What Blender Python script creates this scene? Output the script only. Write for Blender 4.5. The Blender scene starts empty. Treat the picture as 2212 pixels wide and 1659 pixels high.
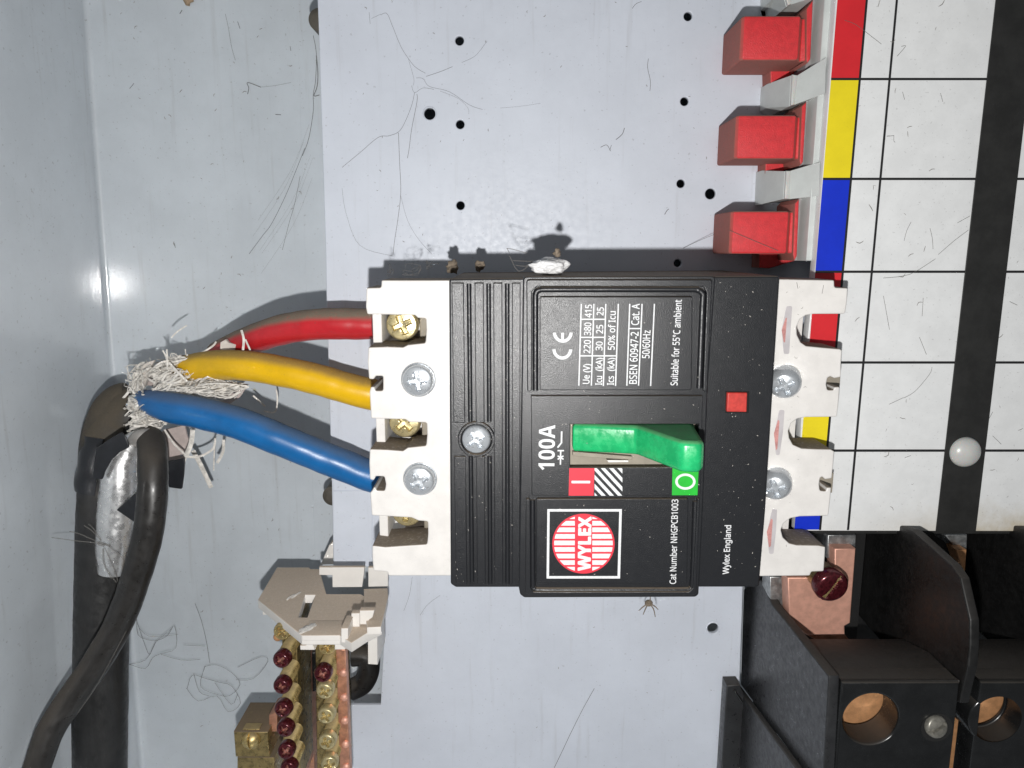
import bpy, bmesh, math, random
from mathutils import Vector, Matrix
import mathutils.noise as mnoise
R = math.radians
S = 0.001                      # everything below is laid out in millimetres
SC = bpy.context.scene
COL = SC.collection

# ------------------------------------------------------------------ camera
FOC, CX, CY = 1609.0, 1106.0, 829.5      # focal length and centre, in photo units (photo 2212 x 1659)
PITCH = R(10.3)
DIST = 245.0                              # camera above the mounting plate, mm
sp_, cp_ = math.sin(PITCH), math.cos(PITCH)
FWD = Vector((0, -sp_, -cp_)); UPV = Vector((0, cp_, -sp_)); RGT = Vector((1, 0, 0))
CAM = Vector((0, 0, DIST))
cd = bpy.data.cameras.new('camera'); co = bpy.data.objects.new('camera', cd); COL.objects.link(co)
cd.sensor_fit = 'HORIZONTAL'; cd.sensor_width = 36.0; cd.lens = 36.0 * FOC / 2212.0
cd.clip_start = 0.005; cd.clip_end = 20
m = Matrix((RGT, UPV, -FWD)).transposed().to_4x4(); m.translation = CAM * S
co.matrix_world = m
SC.camera = co

# ------------------------------------------------------------------ light: the phone's flash just under the lens
w = bpy.data.worlds.new('World'); SC.world = w; w.use_nodes = True
bg = w.node_tree.nodes['Background']; bg.inputs[0].default_value = (0.9, 0.95, 1.0, 1); bg.inputs[1].default_value = 0.14
ld = bpy.data.lights.new('flash', 'POINT'); lo = bpy.data.objects.new('flash', ld); COL.objects.link(lo)
ld.energy = 2.2; ld.shadow_soft_size = 0.0026; ld.color = (1.0, 0.985, 0.965)
lo.location = (CAM + UPV * -33.0 + RGT * -3.0) * S
SC.view_settings.view_transform = 'Standard'; SC.view_settings.look = 'None'
SC.view_settings.exposure = 0.0; SC.view_settings.gamma = 1.0
SC.cycles.max_bounces = 6; SC.cycles.diffuse_bounces = 3; SC.cycles.glossy_bounces = 4
SC.cycles.sample_clamp_indirect = 60.0; SC.cycles.blur_glossy = 0.0

# ------------------------------------------------------------------ photo units to places in the scene
def ray(u, v):
    return RGT * ((u - CX) / FOC) + UPV * ((CY - v) / FOC) + FWD
def W(u, v, z):
    d = ray(u, v); t = (z - DIST) / d.z
    return CAM + d * t
def W2(u, v, z):
    p = W(u, v, z); return (p.x, p.y)
def WX(u, v, x):
    d = ray(u, v); t = x / d.x; return CAM + d * t
def WY(u, v, y):
    d = ray(u, v); t = y / d.y; return CAM + d * t
def T(c, r):                  # a ninth of the photo, enlarged three times
    return lambda x, y: (737.333 * c + x / 3.0, 553.0 * r + y / 3.0)
T00, T10, T20, T01, T11, T21, T02, T12, T22 = [T(c, r) for r in range(3) for c in range(3)]
def CROP(x0, y0, w_):
    k = w_ / 2212.0 * 0.548611
    return lambda x, y: (x0 * 0.548611 + x * k, y0 * 0.548611 + y * k)
C1 = CROP(960, 2130, 600); C2 = CROP(2780, 0, 600); C3 = CROP(2160, 1560, 700)
C4 = lambda x, y: (482.8 + x * .19642, 1333.1 + y * .19642)
C5 = CROP(300, 1330, 760); C6 = CROP(1420, 1040, 480); C7 = CROP(3000, 2030, 1032)
def at(tile, pts, z):
    return [W2(*tile(*p), z) for p in pts]
def mmu(z):                   # millimetres per photo unit at height z
    return (DIST - z) / FOC / cp_

# ------------------------------------------------------------------ materials
MATS = {}
def mat(name, col, rough=0.5, metal=0.0, bump=0.0, bscale=2.0, var=0.0, vscale=0.15, dust=0.0, coat=0.0,
        spec=0.5, speck=0.0, dustcol=(0.19, 0.15, 0.11), trans=0.0, sss=0.0, up0=0.35, rvar=0.0, sscale=3.0, streak=0.0, sided=0.0, stain=None):
    """Principled paint with cloudy colour variation, fine relief, and dust that settles on faces turned up the wall."""
    if name in MATS: return MATS[name]
    M = bpy.data.materials.new(name); M.use_nodes = True
    nt = M.node_tree; N = nt.nodes; L = nt.links
    b = N['Principled BSDF']
    b.inputs['Roughness'].default_value = rough; b.inputs['Metallic'].default_value = metal
    b.inputs['Specular IOR Level'].default_value = spec
    if coat: b.inputs['Coat Weight'].default_value = coat; b.inputs['Coat Roughness'].default_value = 0.075
    if trans: b.inputs['Transmission Weight'].default_value = trans
    if sss:
        b.inputs['Subsurface Weight'].default_value = sss; b.inputs['Subsurface Scale'].default_value = 0.002
    geo = N.new('ShaderNodeNewGeometry')
    sc = N.new('ShaderNodeVectorMath'); sc.operation = 'SCALE'; sc.inputs['Scale'].default_value = 1000.0
    L.new(geo.outputs['Position'], sc.inputs[0]); P = sc.outputs[0]
    def noise(scale, detail=3.0, rg=0.6, vec=None):
        n = N.new('ShaderNodeTexNoise'); n.inputs['Scale'].default_value = scale; n.inputs['Detail'].default_value = detail
        n.inputs['Roughness'].default_value = rg; L.new(vec or P, n.inputs['Vector']); return n.outputs['Fac']
    def ramp(x, a, c, lo_=0.0, hi=1.0):
        r = N.new('ShaderNodeMapRange'); r.interpolation_type = 'SMOOTHSTEP'
        r.inputs['From Min'].default_value = a; r.inputs['From Max'].default_value = c
        r.inputs['To Min'].default_value = lo_; r.inputs['To Max'].default_value = hi
        L.new(x, r.inputs['Value']); return r.outputs['Result']
    def mix(f, a, c):
        x = N.new('ShaderNodeMix'); x.data_type = 'RGBA'
        if hasattr(f, 'links'): L.new(f, x.inputs['Factor'])
        else: x.inputs['Factor'].default_value = f
        for k, q in (('A', a), ('B', c)):
            s_ = [i for i in x.inputs if i.name == k and i.type == 'RGBA'][0]
            if hasattr(q, 'links'): L.new(q, s_)
            else: s_.default_value = (*q, 1) if len(q) == 3 else q
        return [o for o in x.outputs if o.type == 'RGBA'][0]
    def math_(op, a, c):
        x = N.new('ShaderNodeMath'); x.operation = op
        for i, q in enumerate((a, c)):
            if hasattr(q, 'links'): L.new(q, x.inputs[i])
            else: x.inputs[i].default_value = q
        return x.outputs[0]
    c = (*col, 1)
    cur = c
    if var:
        cur = mix(ramp(noise(vscale, 5.0, .65), .3, .7), tuple(q * (1 - var) for q in col), tuple(min(1, q * (1 + var * .6)) for q in col))
    if streak:
        mp = N.new('ShaderNodeMapping'); L.new(P, mp.inputs['Vector']); mp.inputs['Scale'].default_value = (1.0, 0.06, 1.0)
        f = ramp(noise(.35, 4, .6, mp.outputs[0]), .56, .78, 0, streak)
        cur = mix(f, cur, (0.19, 0.16, 0.12))
    if speck:
        f = ramp(noise(sscale, 2.0, .5), .66, .74, 0.0, speck)
        cur = mix(f, cur, (0.1, 0.085, 0.07))
    if stain:          # damp stain creeping up from the bottom edge
        sp = N.new('ShaderNodeSeparateXYZ'); L.new(P, sp.inputs[0])
        nz = math_('MULTIPLY', noise(.16, 5, .7), 14.0)
        yy = math_('SUBTRACT', sp.outputs['Y'], nz)
        fx = ramp(sp.outputs['X'], stain[1], stain[1] + 45, .12, 1.0)
        f = math_('MULTIPLY', ramp(yy, stain[0] - 14, stain[0] + 4, 1.0, 0.0), fx)
        cur = mix(f, cur, mix(noise(.5, 5, .7), (.34, .26, .14), (.62, .52, .33)))
    rg = None
    if rvar:
        rg = ramp(noise(.5, 4, .6), .3, .7, max(.03, rough - rvar), rough + rvar)
    if dust:
        sx = N.new('ShaderNodeSeparateXYZ'); L.new(geo.outputs['Normal'], sx.inputs[0])
        f = ramp(sx.outputs['Y'], up0, up0 + .45)
        f2 = ramp(noise(.9, 5, .7), .18, .5, .55, 1.0)
        if sided:      # thinner dust film on every face that is not the wiped front
            az = math_('ABSOLUTE', sx.outputs['Z'], 0.0)
            f = math_('MAXIMUM', f, ramp(az, .45, .85, sided, 0.0))
        fd = math_('MULTIPLY', math_('MULTIPLY', f, f2), dust)
        fine = mix(noise(2.2, 6, .75), tuple(q * .72 for q in dustcol), tuple(q * 1.3 for q in dustcol))
        cur = mix(fd, cur, fine)
        rr = N.new('ShaderNodeMix'); rr.data_type = 'FLOAT'; L.new(fd, rr.inputs['Factor'])
        if rg is not None: L.new(rg, rr.inputs[2])
        else: rr.inputs[2].default_value = rough
        rr.inputs[3].default_value = .95
        L.new(rr.outputs[0], b.inputs['Roughness'])
        if metal:
            L.new(math_('MULTIPLY', math_('SUBTRACT', 1.0, fd), metal), b.inputs['Metallic'])
        if coat:
            L.new(math_('MULTIPLY', math_('SUBTRACT', 1.0, fd), coat), b.inputs['Coat Weight'])
    elif rg is not None:
        L.new(rg, b.inputs['Roughness'])
    if hasattr(cur, 'links'): L.new(cur, b.inputs['Base Color'])
    else: b.inputs['Base Color'].default_value = cur
    if bump:
        bp = N.new('ShaderNodeBump'); bp.inputs['Strength'].default_value = bump; bp.inputs['Distance'].default_value = 0.0003
        L.new(noise(bscale, 2.0, .5), bp.inputs['Height']); L.new(bp.outputs['Normal'], b.inputs['Normal'])
        if coat: L.new(bp.outputs['Normal'], b.inputs['Coat Normal'])
    MATS[name] = M
    return M

PAINT = mat('grey_powder_paint', (.565, .61, .65), .42, bump=.065, bscale=1.3, var=.06, vscale=.04, coat=1.0, speck=.3, sscale=.9, streak=.16)
PLATE = mat('pale_plate_paint', (.625, .662, .735), .48, bump=.06, bscale=1.0, var=.05, vscale=.035, speck=.22, sscale=.9, streak=.14, rvar=.1)
IVORY = mat('ivory_plastic', (.77, .745, .715), .4, var=.06, vscale=.2, dust=.95, bump=.03, bscale=3, speck=.12, sscale=1.6)
BRKT = mat('ivory_bracket_plastic', (.74, .71, .67), .42, var=.05, dust=1.0, bump=.04, bscale=3, dustcol=(.55, .455, .36))
BLACK = mat('black_textured_plastic', (.0145, .0155, .018), .33, bump=.24, bscale=4.0, spec=.55, dust=.75, speck=.12, sscale=2.6, rvar=.02, up0=.5)
BLACKS = mat('black_smooth_plastic', (.010, .0105, .011), .22, bump=.05, bscale=1.5, dust=.55, dustcol=(.05, .042, .034), rvar=.08, var=.3)
MCH = mat('black_moulded_plastic', (.021, .0215, .023), .36, bump=.15, bscale=2.5, var=.3, dust=.5, dustcol=(.06, .05, .04), rvar=.1)
WHITEP = mat('white_print', (.74, .75, .76), .6, var=.12, vscale=1.5)
REDP = mat('red_print', (.72, .03, .055), .55, var=.08)
GREENP = mat('green_print', (.01, .47, .03), .5, var=.12)
TOGG = mat('green_toggle_plastic', (.015, .42, .14), .26, var=.2, vscale=.25, dust=.35, dustcol=(.2, .19, .12), bump=.05, bscale=2, speck=.25, sscale=1.8, rvar=.1)
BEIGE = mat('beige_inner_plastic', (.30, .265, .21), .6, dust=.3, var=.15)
REDBTN = mat('red_button_plastic', (.55, .045, .035), .45, var=.2, vscale=.8, bump=.1)
REDSH = mat('red_shroud_plastic', (.66, .035, .042), .5, sided=.75, var=.12, vscale=.5, bump=.45, bscale=3, dust=.95, dustcol=(.22, .15, .115), speck=.3, sscale=2.2)
BOARD = mat('white_label_board', (.80, .81, .81), .42, var=.05, speck=.22, sscale=1.4, dust=.5, stain=(W(2000, 1146, 28).y, W(1850, 1146, 28).x))
STAIN = mat('stained_label_board', (.62, .52, .33), .5, var=.4, vscale=.35)
PRED = mat('label_red', (.68, .022, .03), .42, var=.06, speck=.2)
PYEL = mat('label_yellow', (.86, .70, .015), .42, var=.05, speck=.15)
PBLU = mat('label_blue', (.004, .03, .58), .42, var=.08)
PBLK = mat('label_black_ink', (.014, .014, .015), .45)
BARR = mat('black_barrier_plastic', (.0075, .0073, .0072), .45, var=.3, dust=.4, dustcol=(.05, .042, .035), rvar=.1)
GREYS = mat('dull_grey_screw', (.24, .23, .20), .38, metal=.5, var=.3, vscale=.8)
PALE = mat('pale_dust', (.50, .47, .43), .9)
BAND = mat('black_label_band', (.020, .020, .019), .5, var=.3, bump=.08)
CARR = mat('grey_carrier_plastic', (.57, .60, .585), .42, var=.07, dust=.5, speck=.2)
CARRL = mat('lilac_carrier_plastic', (.30, .265, .27), .5, var=.1, speck=.2)
ZINC = mat('zinc_plated_steel', (.58, .61, .64), .3, metal=.55, bump=.06, bscale=2.5, rvar=.08)
ZINCD = mat('dull_galvanised_steel', (.42, .43, .43), .42, metal=.85, var=.3, vscale=.6, rvar=.12, bump=.1)
BRASS = mat('yellow_brass', (.60, .46, .20), .27, metal=.75, var=.25, vscale=.5, dust=.6, rvar=.1, dustcol=(.17, .13, .08))
BRASSP = mat('pale_brass', (.60, .51, .28), .33, metal=.65, var=.2, vscale=.6, rvar=.1, bump=.1)
BRASSD = mat('dark_brass', (.34, .255, .11), .32, metal=.75, var=.35, vscale=.5, dust=.95, dustcol=(.16, .12, .08), rvar=.1)
LACQ = mat('red_lacquered_brass', (.095, .012, .018), .25, metal=.5, var=.45, vscale=.9, coat=.35)
COPPER = mat('copper_bar', (.60, .30, .20), .40, metal=.65, var=.25, vscale=.4, bump=.08, rvar=.12, dust=.35)
COPPERP = mat('bright_copper', (.74, .40, .30), .5, metal=.4, var=.14, vscale=.35, bump=.08)
COPPERO = mat('orange_copper', (.66, .34, .16), .42, metal=.45, var=.2, vscale=.5, bump=.05)
CRED = mat('red_cable_sheath', (.52, .018, .026), .33, var=.12, dust=1.0, bump=.06, speck=.3, sscale=1.2, up0=.18)
CYEL = mat('yellow_cable_sheath', (.78, .46, .004), .33, var=.08, dust=.8, bump=.06, dustcol=(.26, .17, .06), up0=.35, speck=.2)
CBLU = mat('blue_cable_sheath', (.006, .125, .36), .33, var=.12, dust=.55, bump=.06, dustcol=(.10, .12, .16), up0=.35, speck=.2)
SHEATH = mat('black_cable_sheath', (.020, .020, .020), .42, var=.3, dust=.9, bump=.1, bscale=1.4, dustcol=(.085, .07, .05), up0=.1, rvar=.1)
RUBBER = mat('black_thin_sheath', (.021, .0195, .018), .36, var=.35, dust=.6, dustcol=(.07, .058, .045), up0=.2, rvar=.1)
TAPE = mat('black_tape', (.013, .014, .017), .28, var=.3, bump=.1, bscale=.8)
FOIL = mat('crumpled_foil', (.78, .78, .78), .3, metal=.8, bump=.30, bscale=.45, rvar=.1)
SILV = mat('dull_silver_tape', (.38, .36, .34), .45, metal=.4, var=.2, bump=.2)
FIBRE = mat('white_fibre_filler', (.76, .725, .67), .8, var=.3, vscale=.6)
PAPER = mat('white_paper_wrap', (.60, .55, .50), .7, var=.12, bump=.25, bscale=.9)
PINKP = mat('pinkish_paper_wrap', (.52, .44, .41), .8, var=.15)
WEB = mat('grey_cobweb', (.20, .19, .175), .9)
WEB.node_tree.nodes['Principled BSDF'].inputs['Alpha'].default_value = .42
DIRT = mat('dark_dirt', (.2, .185, .17), .9)
FLUFF = mat('white_fluff', (.74, .74, .74), .8, bump=.4, bscale=1.2, var=.1)
DUSTB = mat('brown_dust_clump', (.20, .16, .12), .95, var=.4, vscale=1)
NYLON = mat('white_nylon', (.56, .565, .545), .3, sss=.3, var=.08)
STICK = mat('pink_sticker', (.58, .27, .25), .5, var=.25, vscale=.7)
CLEARP = mat('greyish_window_plastic', (.56, .53, .54), .3, var=.12)
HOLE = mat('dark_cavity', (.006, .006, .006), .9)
GROM = mat('brown_rubber', (.085, .075, .06), .6, var=.3)

RECESS = {'red_lacquered_brass': mat('recess_glint', (.42, .20, .16), .3, metal=.5, var=.4, vscale=1.2)}  # reflections in lacquered screw recesses, put into a pinkish metal colour
# ------------------------------------------------------------------ mesh helpers (all in mm, scaled when linked)
def finish(bm, sharp=35, recalc=True):
    if recalc: bmesh.ops.recalc_face_normals(bm, faces=bm.faces)
    me = bpy.data.meshes.new('mesh'); bm.to_mesh(me); bm.free()
    me.shade_smooth()
    me.set_sharp_from_angle(angle=R(sharp))
    return me
def link(name, me, material, parent=None, loc=None, scaled=False, kind=None, label=None):
    """Link one mesh as one object; its origin sits at loc or at the foot of its own bounds."""
    if not scaled:
        me.transform(Matrix.Scale(S, 4))
    o = bpy.data.objects.new(name, me); COL.objects.link(o)
    if material is not None:
        if len(me.materials) == 0: me.materials.append(material)
        if me.materials[0] is not material:
            for k, sl in enumerate(o.material_slots):
                sl.link = 'OBJECT'; sl.material = material if k == 0 else RECESS.get(material.name, material)
    if loc is None and me.users == 1 and len(me.vertices):
        xs = [v.co for v in me.vertices]
        lo_ = Vector((sum(v.x for v in xs), sum(v.y for v in xs), 0)) / len(xs); lo_.z = min(v.z for v in xs)
        me.transform(Matrix.Translation(-lo_)); o.location = lo_
    elif loc is not None:
        o.location = Vector(loc) * S
    if parent is not None:
        o.parent = parent
        o.matrix_parent_inverse = Matrix.Translation(-abs_loc(parent))
    if kind: o['kind'] = kind
    if label: o['label'] = label
    return o
LOCS = {}
def abs_loc(o):
    # parents are never rotated; a part's own location is in world terms because of the inverse above
    return Vector(o.location)
def thing(name, label, cat, loc, group=None):
    o = bpy.data.objects.new(name, None); COL.objects.link(o); o.location = Vector(loc) * S
    o.empty_display_size = .005
    o['label'] = label; o['category'] = cat
    if group: o['group'] = group
    return o
def tag(o, label, cat, group=None):
    o['label'] = label; o['category'] = cat
    if group: o['group'] = group
    return o

def fillet(pts, r, n=4):
    out = []; k = len(pts)
    for i in range(k):
        a, b_, c = Vector(pts[i - 1]), Vector(pts[i]), Vector(pts[(i + 1) % k])
        d1, d2 = a - b_, c - b_
        if d1.length < 1e-6 or d2.length < 1e-6: continue
        ang = d1.angle(d2)
        rr = r[i] if isinstance(r, (list, tuple)) else r
        if rr <= 0 or ang > R(172): out.append(tuple(b_)); continue
        t = min(rr / math.tan(ang / 2), .45 * d1.length, .45 * d2.length)
        p0, p1 = b_ + d1.normalized() * t, b_ + d2.normalized() * t
        for j in range(n + 1):
            s = j / n
            out.append(tuple(p0 * (1 - s) ** 2 + b_ * 2 * s * (1 - s) + p1 * s * s))
    return out
def circ(c, r, n=24, ry=None):
    return [(c[0] + r * math.cos(2 * math.pi * i / n), c[1] + (ry or r) * math.sin(2 * math.pi * i / n)) for i in range(n)]
def slab(loops, z0, z1, bevel=0.0, res=2, sharp=35):
    """Flat outline (first loop, mm) with holes (the others), from z0 to z1, edges rounded by bevel."""
    cu = bpy.data.curves.new('c', 'CURVE'); cu.dimensions = '2D'; cu.fill_mode = 'BOTH'
    for lp in loops:
        s = cu.splines.new('POLY'); s.points.add(len(lp) - 1)
        for p, q in zip(s.points, lp): p.co = (q[0], q[1], 0, 1)
        s.use_cyclic_u = True
    h = (z1 - z0) / 2
    bevel = min(bevel, h * .98)
    cu.extrude = h - bevel
    if bevel > 0:
        cu.bevel_depth = bevel; cu.bevel_resolution = res; cu.offset = -bevel
    o = bpy.data.objects.new('c', cu); COL.objects.link(o)
    dg = bpy.context.evaluated_depsgraph_get(); dg.update()
    me0 = bpy.data.meshes.new_from_object(o.evaluated_get(dg))
    bpy.data.objects.remove(o); bpy.data.curves.remove(cu)
    bm = bmesh.new(); bm.from_mesh(me0); bpy.data.meshes.remove(me0)
    bmesh.ops.remove_doubles(bm, verts=bm.verts, dist=1e-4)
    bmesh.ops.translate(bm, verts=bm.verts, vec=(0, 0, (z0 + z1) / 2))
    me = finish(bm, sharp)
    me.materials.clear()
    for p in me.polygons:
        if abs(p.normal.z) > .999: p.use_smooth = False
    return me
def remap(me, fn):
    for v in me.vertices: v.co = fn(v.co)
    bm = bmesh.new(); bm.from_mesh(me); bmesh.ops.recalc_face_normals(bm, faces=bm.faces); bm.to_mesh(me); bm.free()
    return me
def slab_yz(loops, x0, x1, bevel=0.0):
    return remap(slab(loops, x0, x1, bevel), lambda c: Vector((c.z, c.x, c.y)))
def slab_xz(loops, y0, y1, bevel=0.0):
    return remap(slab(loops, y0, y1, bevel), lambda c: Vector((c.x, c.z, c.y)))
def box(x0, x1, y0, y1, z0, z1, bevel=0.0):
    x0, x1 = sorted((x0, x1)); y0, y1 = sorted((y0, y1))
    return slab([[(x0, y0), (x1, y0), (x1, y1), (x0, y1)]], z0, z1, bevel)
def join(*mes):
    bm = bmesh.new()
    for me in mes:
        bm.from_mesh(me)
    out = finish(bm, recalc=False); out.materials.clear(); return out
def catmull(pts, n):
    out = []
    P_ = [pts[0]] + list(pts) + [pts[-1]]
    for i in range(1, len(P_) - 2):
        p0, p1, p2, p3 = [Vector(q) for q in P_[i - 1:i + 3]]
        for j in range(n):
            t = j / n
            out.append(.5 * ((2 * p1) + (-p0 + p2) * t + (2 * p0 - 5 * p1 + 4 * p2 - p3) * t * t + (-p0 + 3 * p1 - 3 * p2 + p3) * t ** 3))
    out.append(Vector(pts[-1])); return out
def tube_bm(bm, pts, rad, seg=8, n=6, smooth=True, flat=1.0, caps=True, arc=None, thick=0.0, wob=0.0):
    """A swept round (or part-round shell) along 4-vectors (x, y, z, radius factor) or 3-vectors."""
    P4 = [Vector((*p[:3], p[3] if len(p) > 3 else rad)) for p in pts]
    path = catmull(P4, n) if smooth else P4
    C = [Vector(p[:3]) for p in path]; Rr = [p[3] for p in path]
    rings = []; nrm = None
    for i, c in enumerate(C):
        t = (C[min(i + 1, len(C) - 1)] - C[max(i - 1, 0)])
        if t.length < 1e-9: t = Vector((1, 0, 0))
        t.normalize()
        if nrm is None:
            nrm = Vector((0, 0, 1)) - t * t.z
            if nrm.length < 1e-3: nrm = Vector((1, 0, 0)) - t * t.x
        nrm = (nrm - t * nrm.dot(t)).normalized(); bi = t.cross(nrm)
        a0, a1 = arc if arc else (0, 2 * math.pi)
        k = seg if arc is None else seg + 1
        ring = []
        for j in range(k):
            a = a0 + (a1 - a0) * j / seg
            rr = Rr[i] * (1 + (wob * mnoise.noise(c * .25 + Vector((math.cos(a), math.sin(a), 0)) * 1.2) if wob else 0))
            ring.append((c + nrm * math.cos(a) * rr * flat + bi * math.sin(a) * rr, c + (nrm * math.cos(a) + bi * math.sin(a)) * (rr - thick)))
        rings.append(ring)
    vo = [[bm.verts.new(q[0]) for q in r_] for r_ in rings]
    k = len(vo[0])
    if arc is None:
        for i in range(len(vo) - 1):
            for j in range(k):
                bm.faces.new((vo[i][j], vo[i][(j + 1) % k], vo[i + 1][(j + 1) % k], vo[i + 1][j]))
        if caps:
            bm.faces.new(vo[0][::-1]); bm.faces.new(vo[-1])
    else:
        vi = [[bm.verts.new(q[1]) for q in r_] for r_ in rings]
        for i in range(len(vo) - 1):
            for j in range(k - 1):
                bm.faces.new((vo[i][j], vo[i][j + 1], vo[i + 1][j + 1], vo[i + 1][j]))
                bm.faces.new((vi[i][j + 1], vi[i][j], vi[i + 1][j], vi[i + 1][j + 1]))
            bm.faces.new((vi[i][0], vo[i][0], vo[i + 1][0], vi[i + 1][0]))
            bm.faces.new((vo[i][-1], vi[i][-1], vi[i + 1][-1], vo[i + 1][-1]))
        for e in (0, -1):
            for j in range(k - 1):
                bm.faces.new((vo[e][j], vi[e][j], vi[e][j + 1], vo[e][j + 1]))
def tube(pts, rad, **k):
    bm = bmesh.new(); tube_bm(bm, pts, rad, **k); return finish(bm, 40)
def lathe(prof, seg=32, cx=0, cy=0, sharp=35):
    bm = bmesh.new(); rings = []
    for r_, z in prof:
        if r_ < 1e-6: rings.append([bm.verts.new((cx, cy, z))])
        else: rings.append([bm.verts.new((cx + r_ * math.cos(2 * math.pi * j / seg), cy + r_ * math.sin(2 * math.pi * j / seg), z)) for j in range(seg)])
    for a, b_ in zip(rings, rings[1:]):
        for j in range(seg):
            q = [a[j % len(a)], a[(j + 1) % len(a)], b_[(j + 1) % len(b_)], b_[j % len(b_)]]
            u = []
            for v in q:
                if v not in u: u.append(v)
            if len(u) > 2: bm.faces.new(u)
    return finish(bm, sharp)
def screw_head(rad, side, dome, kind='cross', wslot=.17, depth=.9, seg=72, rings=26, rim=.12):
    """A screw head as a height field: rounded rim, dome and a cut cross or slot; base at z = 0, top looks along +z."""
    bm = bmesh.new(); RG = []
    def h(x, y):
        q = math.hypot(x, y) / rad
        z = side + dome * (1 - q * q)
        if q > 1 - rim: z -= side * .28 * ((q - 1 + rim) / rim) ** 2
        ax, ay = abs(x) / rad, abs(y) / rad
        def cut(along, across, ln):   # 1 inside one arm of the cross
            e = max(along - ln, across - wslot / 2 * (1 + .25 * (1 - along)))
            return max(0.0, min(1.0, .5 - e / .05))
        if kind == 'slot': c = max(0.0, min(1.0, .5 - (ay - wslot / 2) / .04))
        else:
            c = max(cut(ax, ay, .62), cut(ay, ax, .62), max(0, min(1, .5 - (q - .24) / .08)))
            c *= (.6 + .4 * (1 - q))
        if c > .35: INS.add((round(x, 4), round(y, 4)))
        return z - depth * c
    INS = set()
    RG.append([bm.verts.new((0, 0, h(0, 0)))])
    for i in range(1, rings + 1):
        r_ = rad * i / rings
        RG.append([bm.verts.new((r_ * math.cos(2 * math.pi * j / seg), r_ * math.sin(2 * math.pi * j / seg), h(r_ * math.cos(2 * math.pi * j / seg), r_ * math.sin(2 * math.pi * j / seg)))) for j in range(seg)])
    RG.append([bm.verts.new((v.co.x, v.co.y, 0)) for v in RG[-1]])
    for a, b_ in zip(RG, RG[1:]):
        for j in range(seg):
            q = [a[j % len(a)], a[(j + 1) % len(a)], b_[(j + 1) % len(b_)], b_[j % len(b_)]]
            u = []
            for v in q:
                if v not in u: u.append(v)
            f = bm.faces.new(u)
            if sum((round(v.co.x, 4), round(v.co.y, 4)) in INS for v in u) >= len(u) - 1: f.material_index = 1
    me = finish(bm, 32); me.materials.append(None); me.materials.append(None)
    return me
def thread(rad, z0, z1, pitch=.75, seg=24):
    prof = [(0, z1), (rad * .92, z1)]; z = z1
    while z > z0:
        prof += [(rad, z - pitch * .25), (rad * .86, z - pitch * .75)]; z -= pitch
    prof.append((rad * .9, z0))
    return lathe(prof, seg)
def put(name, me, material, parent, x, y, z, rz=0.0, tilt=None, **k):
    """Place a shared local mesh (already in mm) at a spot; the mesh is scaled to metres once."""
    if not me.get('scaled'):
        me.transform(Matrix.Scale(S, 4)); me['scaled'] = 1
    o = link(name, me, material, parent, loc=(x, y, z), scaled=True, **k)
    o.rotation_euler = (tilt[0], tilt[1], rz) if tilt else (0, 0, rz)
    return o

def sans(t, bold):
    A_, a_, d_ = (0x1D5D4, 0x1D5EE, 0x1D7EC) if bold > .011 else (0x1D5A0, 0x1D5BA, 0x1D7E2)
    o_ = ''
    for c in t:
        if 'A' <= c <= 'Z': o_ += chr(A_ + ord(c) - 65)
        elif 'a' <= c <= 'z': o_ += chr(a_ + ord(c) - 97)
        elif '0' <= c <= '9': o_ += chr(d_ + ord(c) - 48)
        else: o_ += c
    return o_
def text(body, tile, start, end, cap, z, material, parent, bold=0.0, name='printed_text', thick=.02, fat=0.0):
    """Lettering from start to end (baseline, photo units of a tile); cap height in the tile's units."""
    A, B = W(*tile(*start), z), W(*tile(*end), z)
    a0, a1 = tile(0, 0), tile(cap, 0)
    caph = abs(a1[0] - a0[0]) * mmu(z) * 1.02
    fc = bpy.data.curves.new('t', 'FONT'); fc.body = sans(body, bold); fc.size = 1.0; fc.offset = 0; fc.resolution_u = 3
    fc.extrude = 0
    o = bpy.data.objects.new('t', fc); COL.objects.link(o)
    dg = bpy.context.evaluated_depsgraph_get(); dg.update()
    me = bpy.data.meshes.new_from_object(o.evaluated_get(dg))
    bpy.data.objects.remove(o); bpy.data.curves.remove(fc)
    xs = [v.co.x for v in me.vertices]
    x0, x1 = min(xs), max(xs)
    d = (B - A); ln = d.length; d.normalize(); n = Vector((-d.y, d.x, 0))
    kx, ky = ln / (x1 - x0), caph / .72
    for v in me.vertices:
        v.co = A + d * ((v.co.x - x0) * kx) + n * (v.co.y * ky) + Vector((0, 0, thick))
    me.materials.clear()
    if fat:                     # heavier strokes: the same outlines again, a hair to each side
        cps = []
        for i, (ax, ay) in enumerate(((0, 0), (1, 0), (-1, 0), (0, 1), (0, -1), (.7, .7), (-.7, .7), (.7, -.7), (-.7, -.7))):
            c = me.copy(); c.transform(Matrix.Translation((ax * fat, ay * fat, .0012 * i))); cps.append(c)
        me = join(*cps)
    return link(name, me, material, parent)
def strip(tile, a, b_, wid, z, material, parent, name='printed_rule', t=.02):
    """A thin printed line from a to b, wid in the tile's units."""
    A, B = W(*tile(*a), z), W(*tile(*b_), z)
    k = abs(tile(1, 0)[0] - tile(0, 0)[0]) * mmu(z) * wid / 2
    d = (B - A).normalized(); n = Vector((-d.y, d.x, 0)) * k
    return slab([[tuple((A + n)[:2]), tuple((A - n)[:2]), tuple((B - n)[:2]), tuple((B + n)[:2])]], z, z + t)
def poly(tile, pts, z, t=.02):
    return slab([at(tile, pts, z)], z, z + t)
rnd = random.Random(7)

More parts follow.
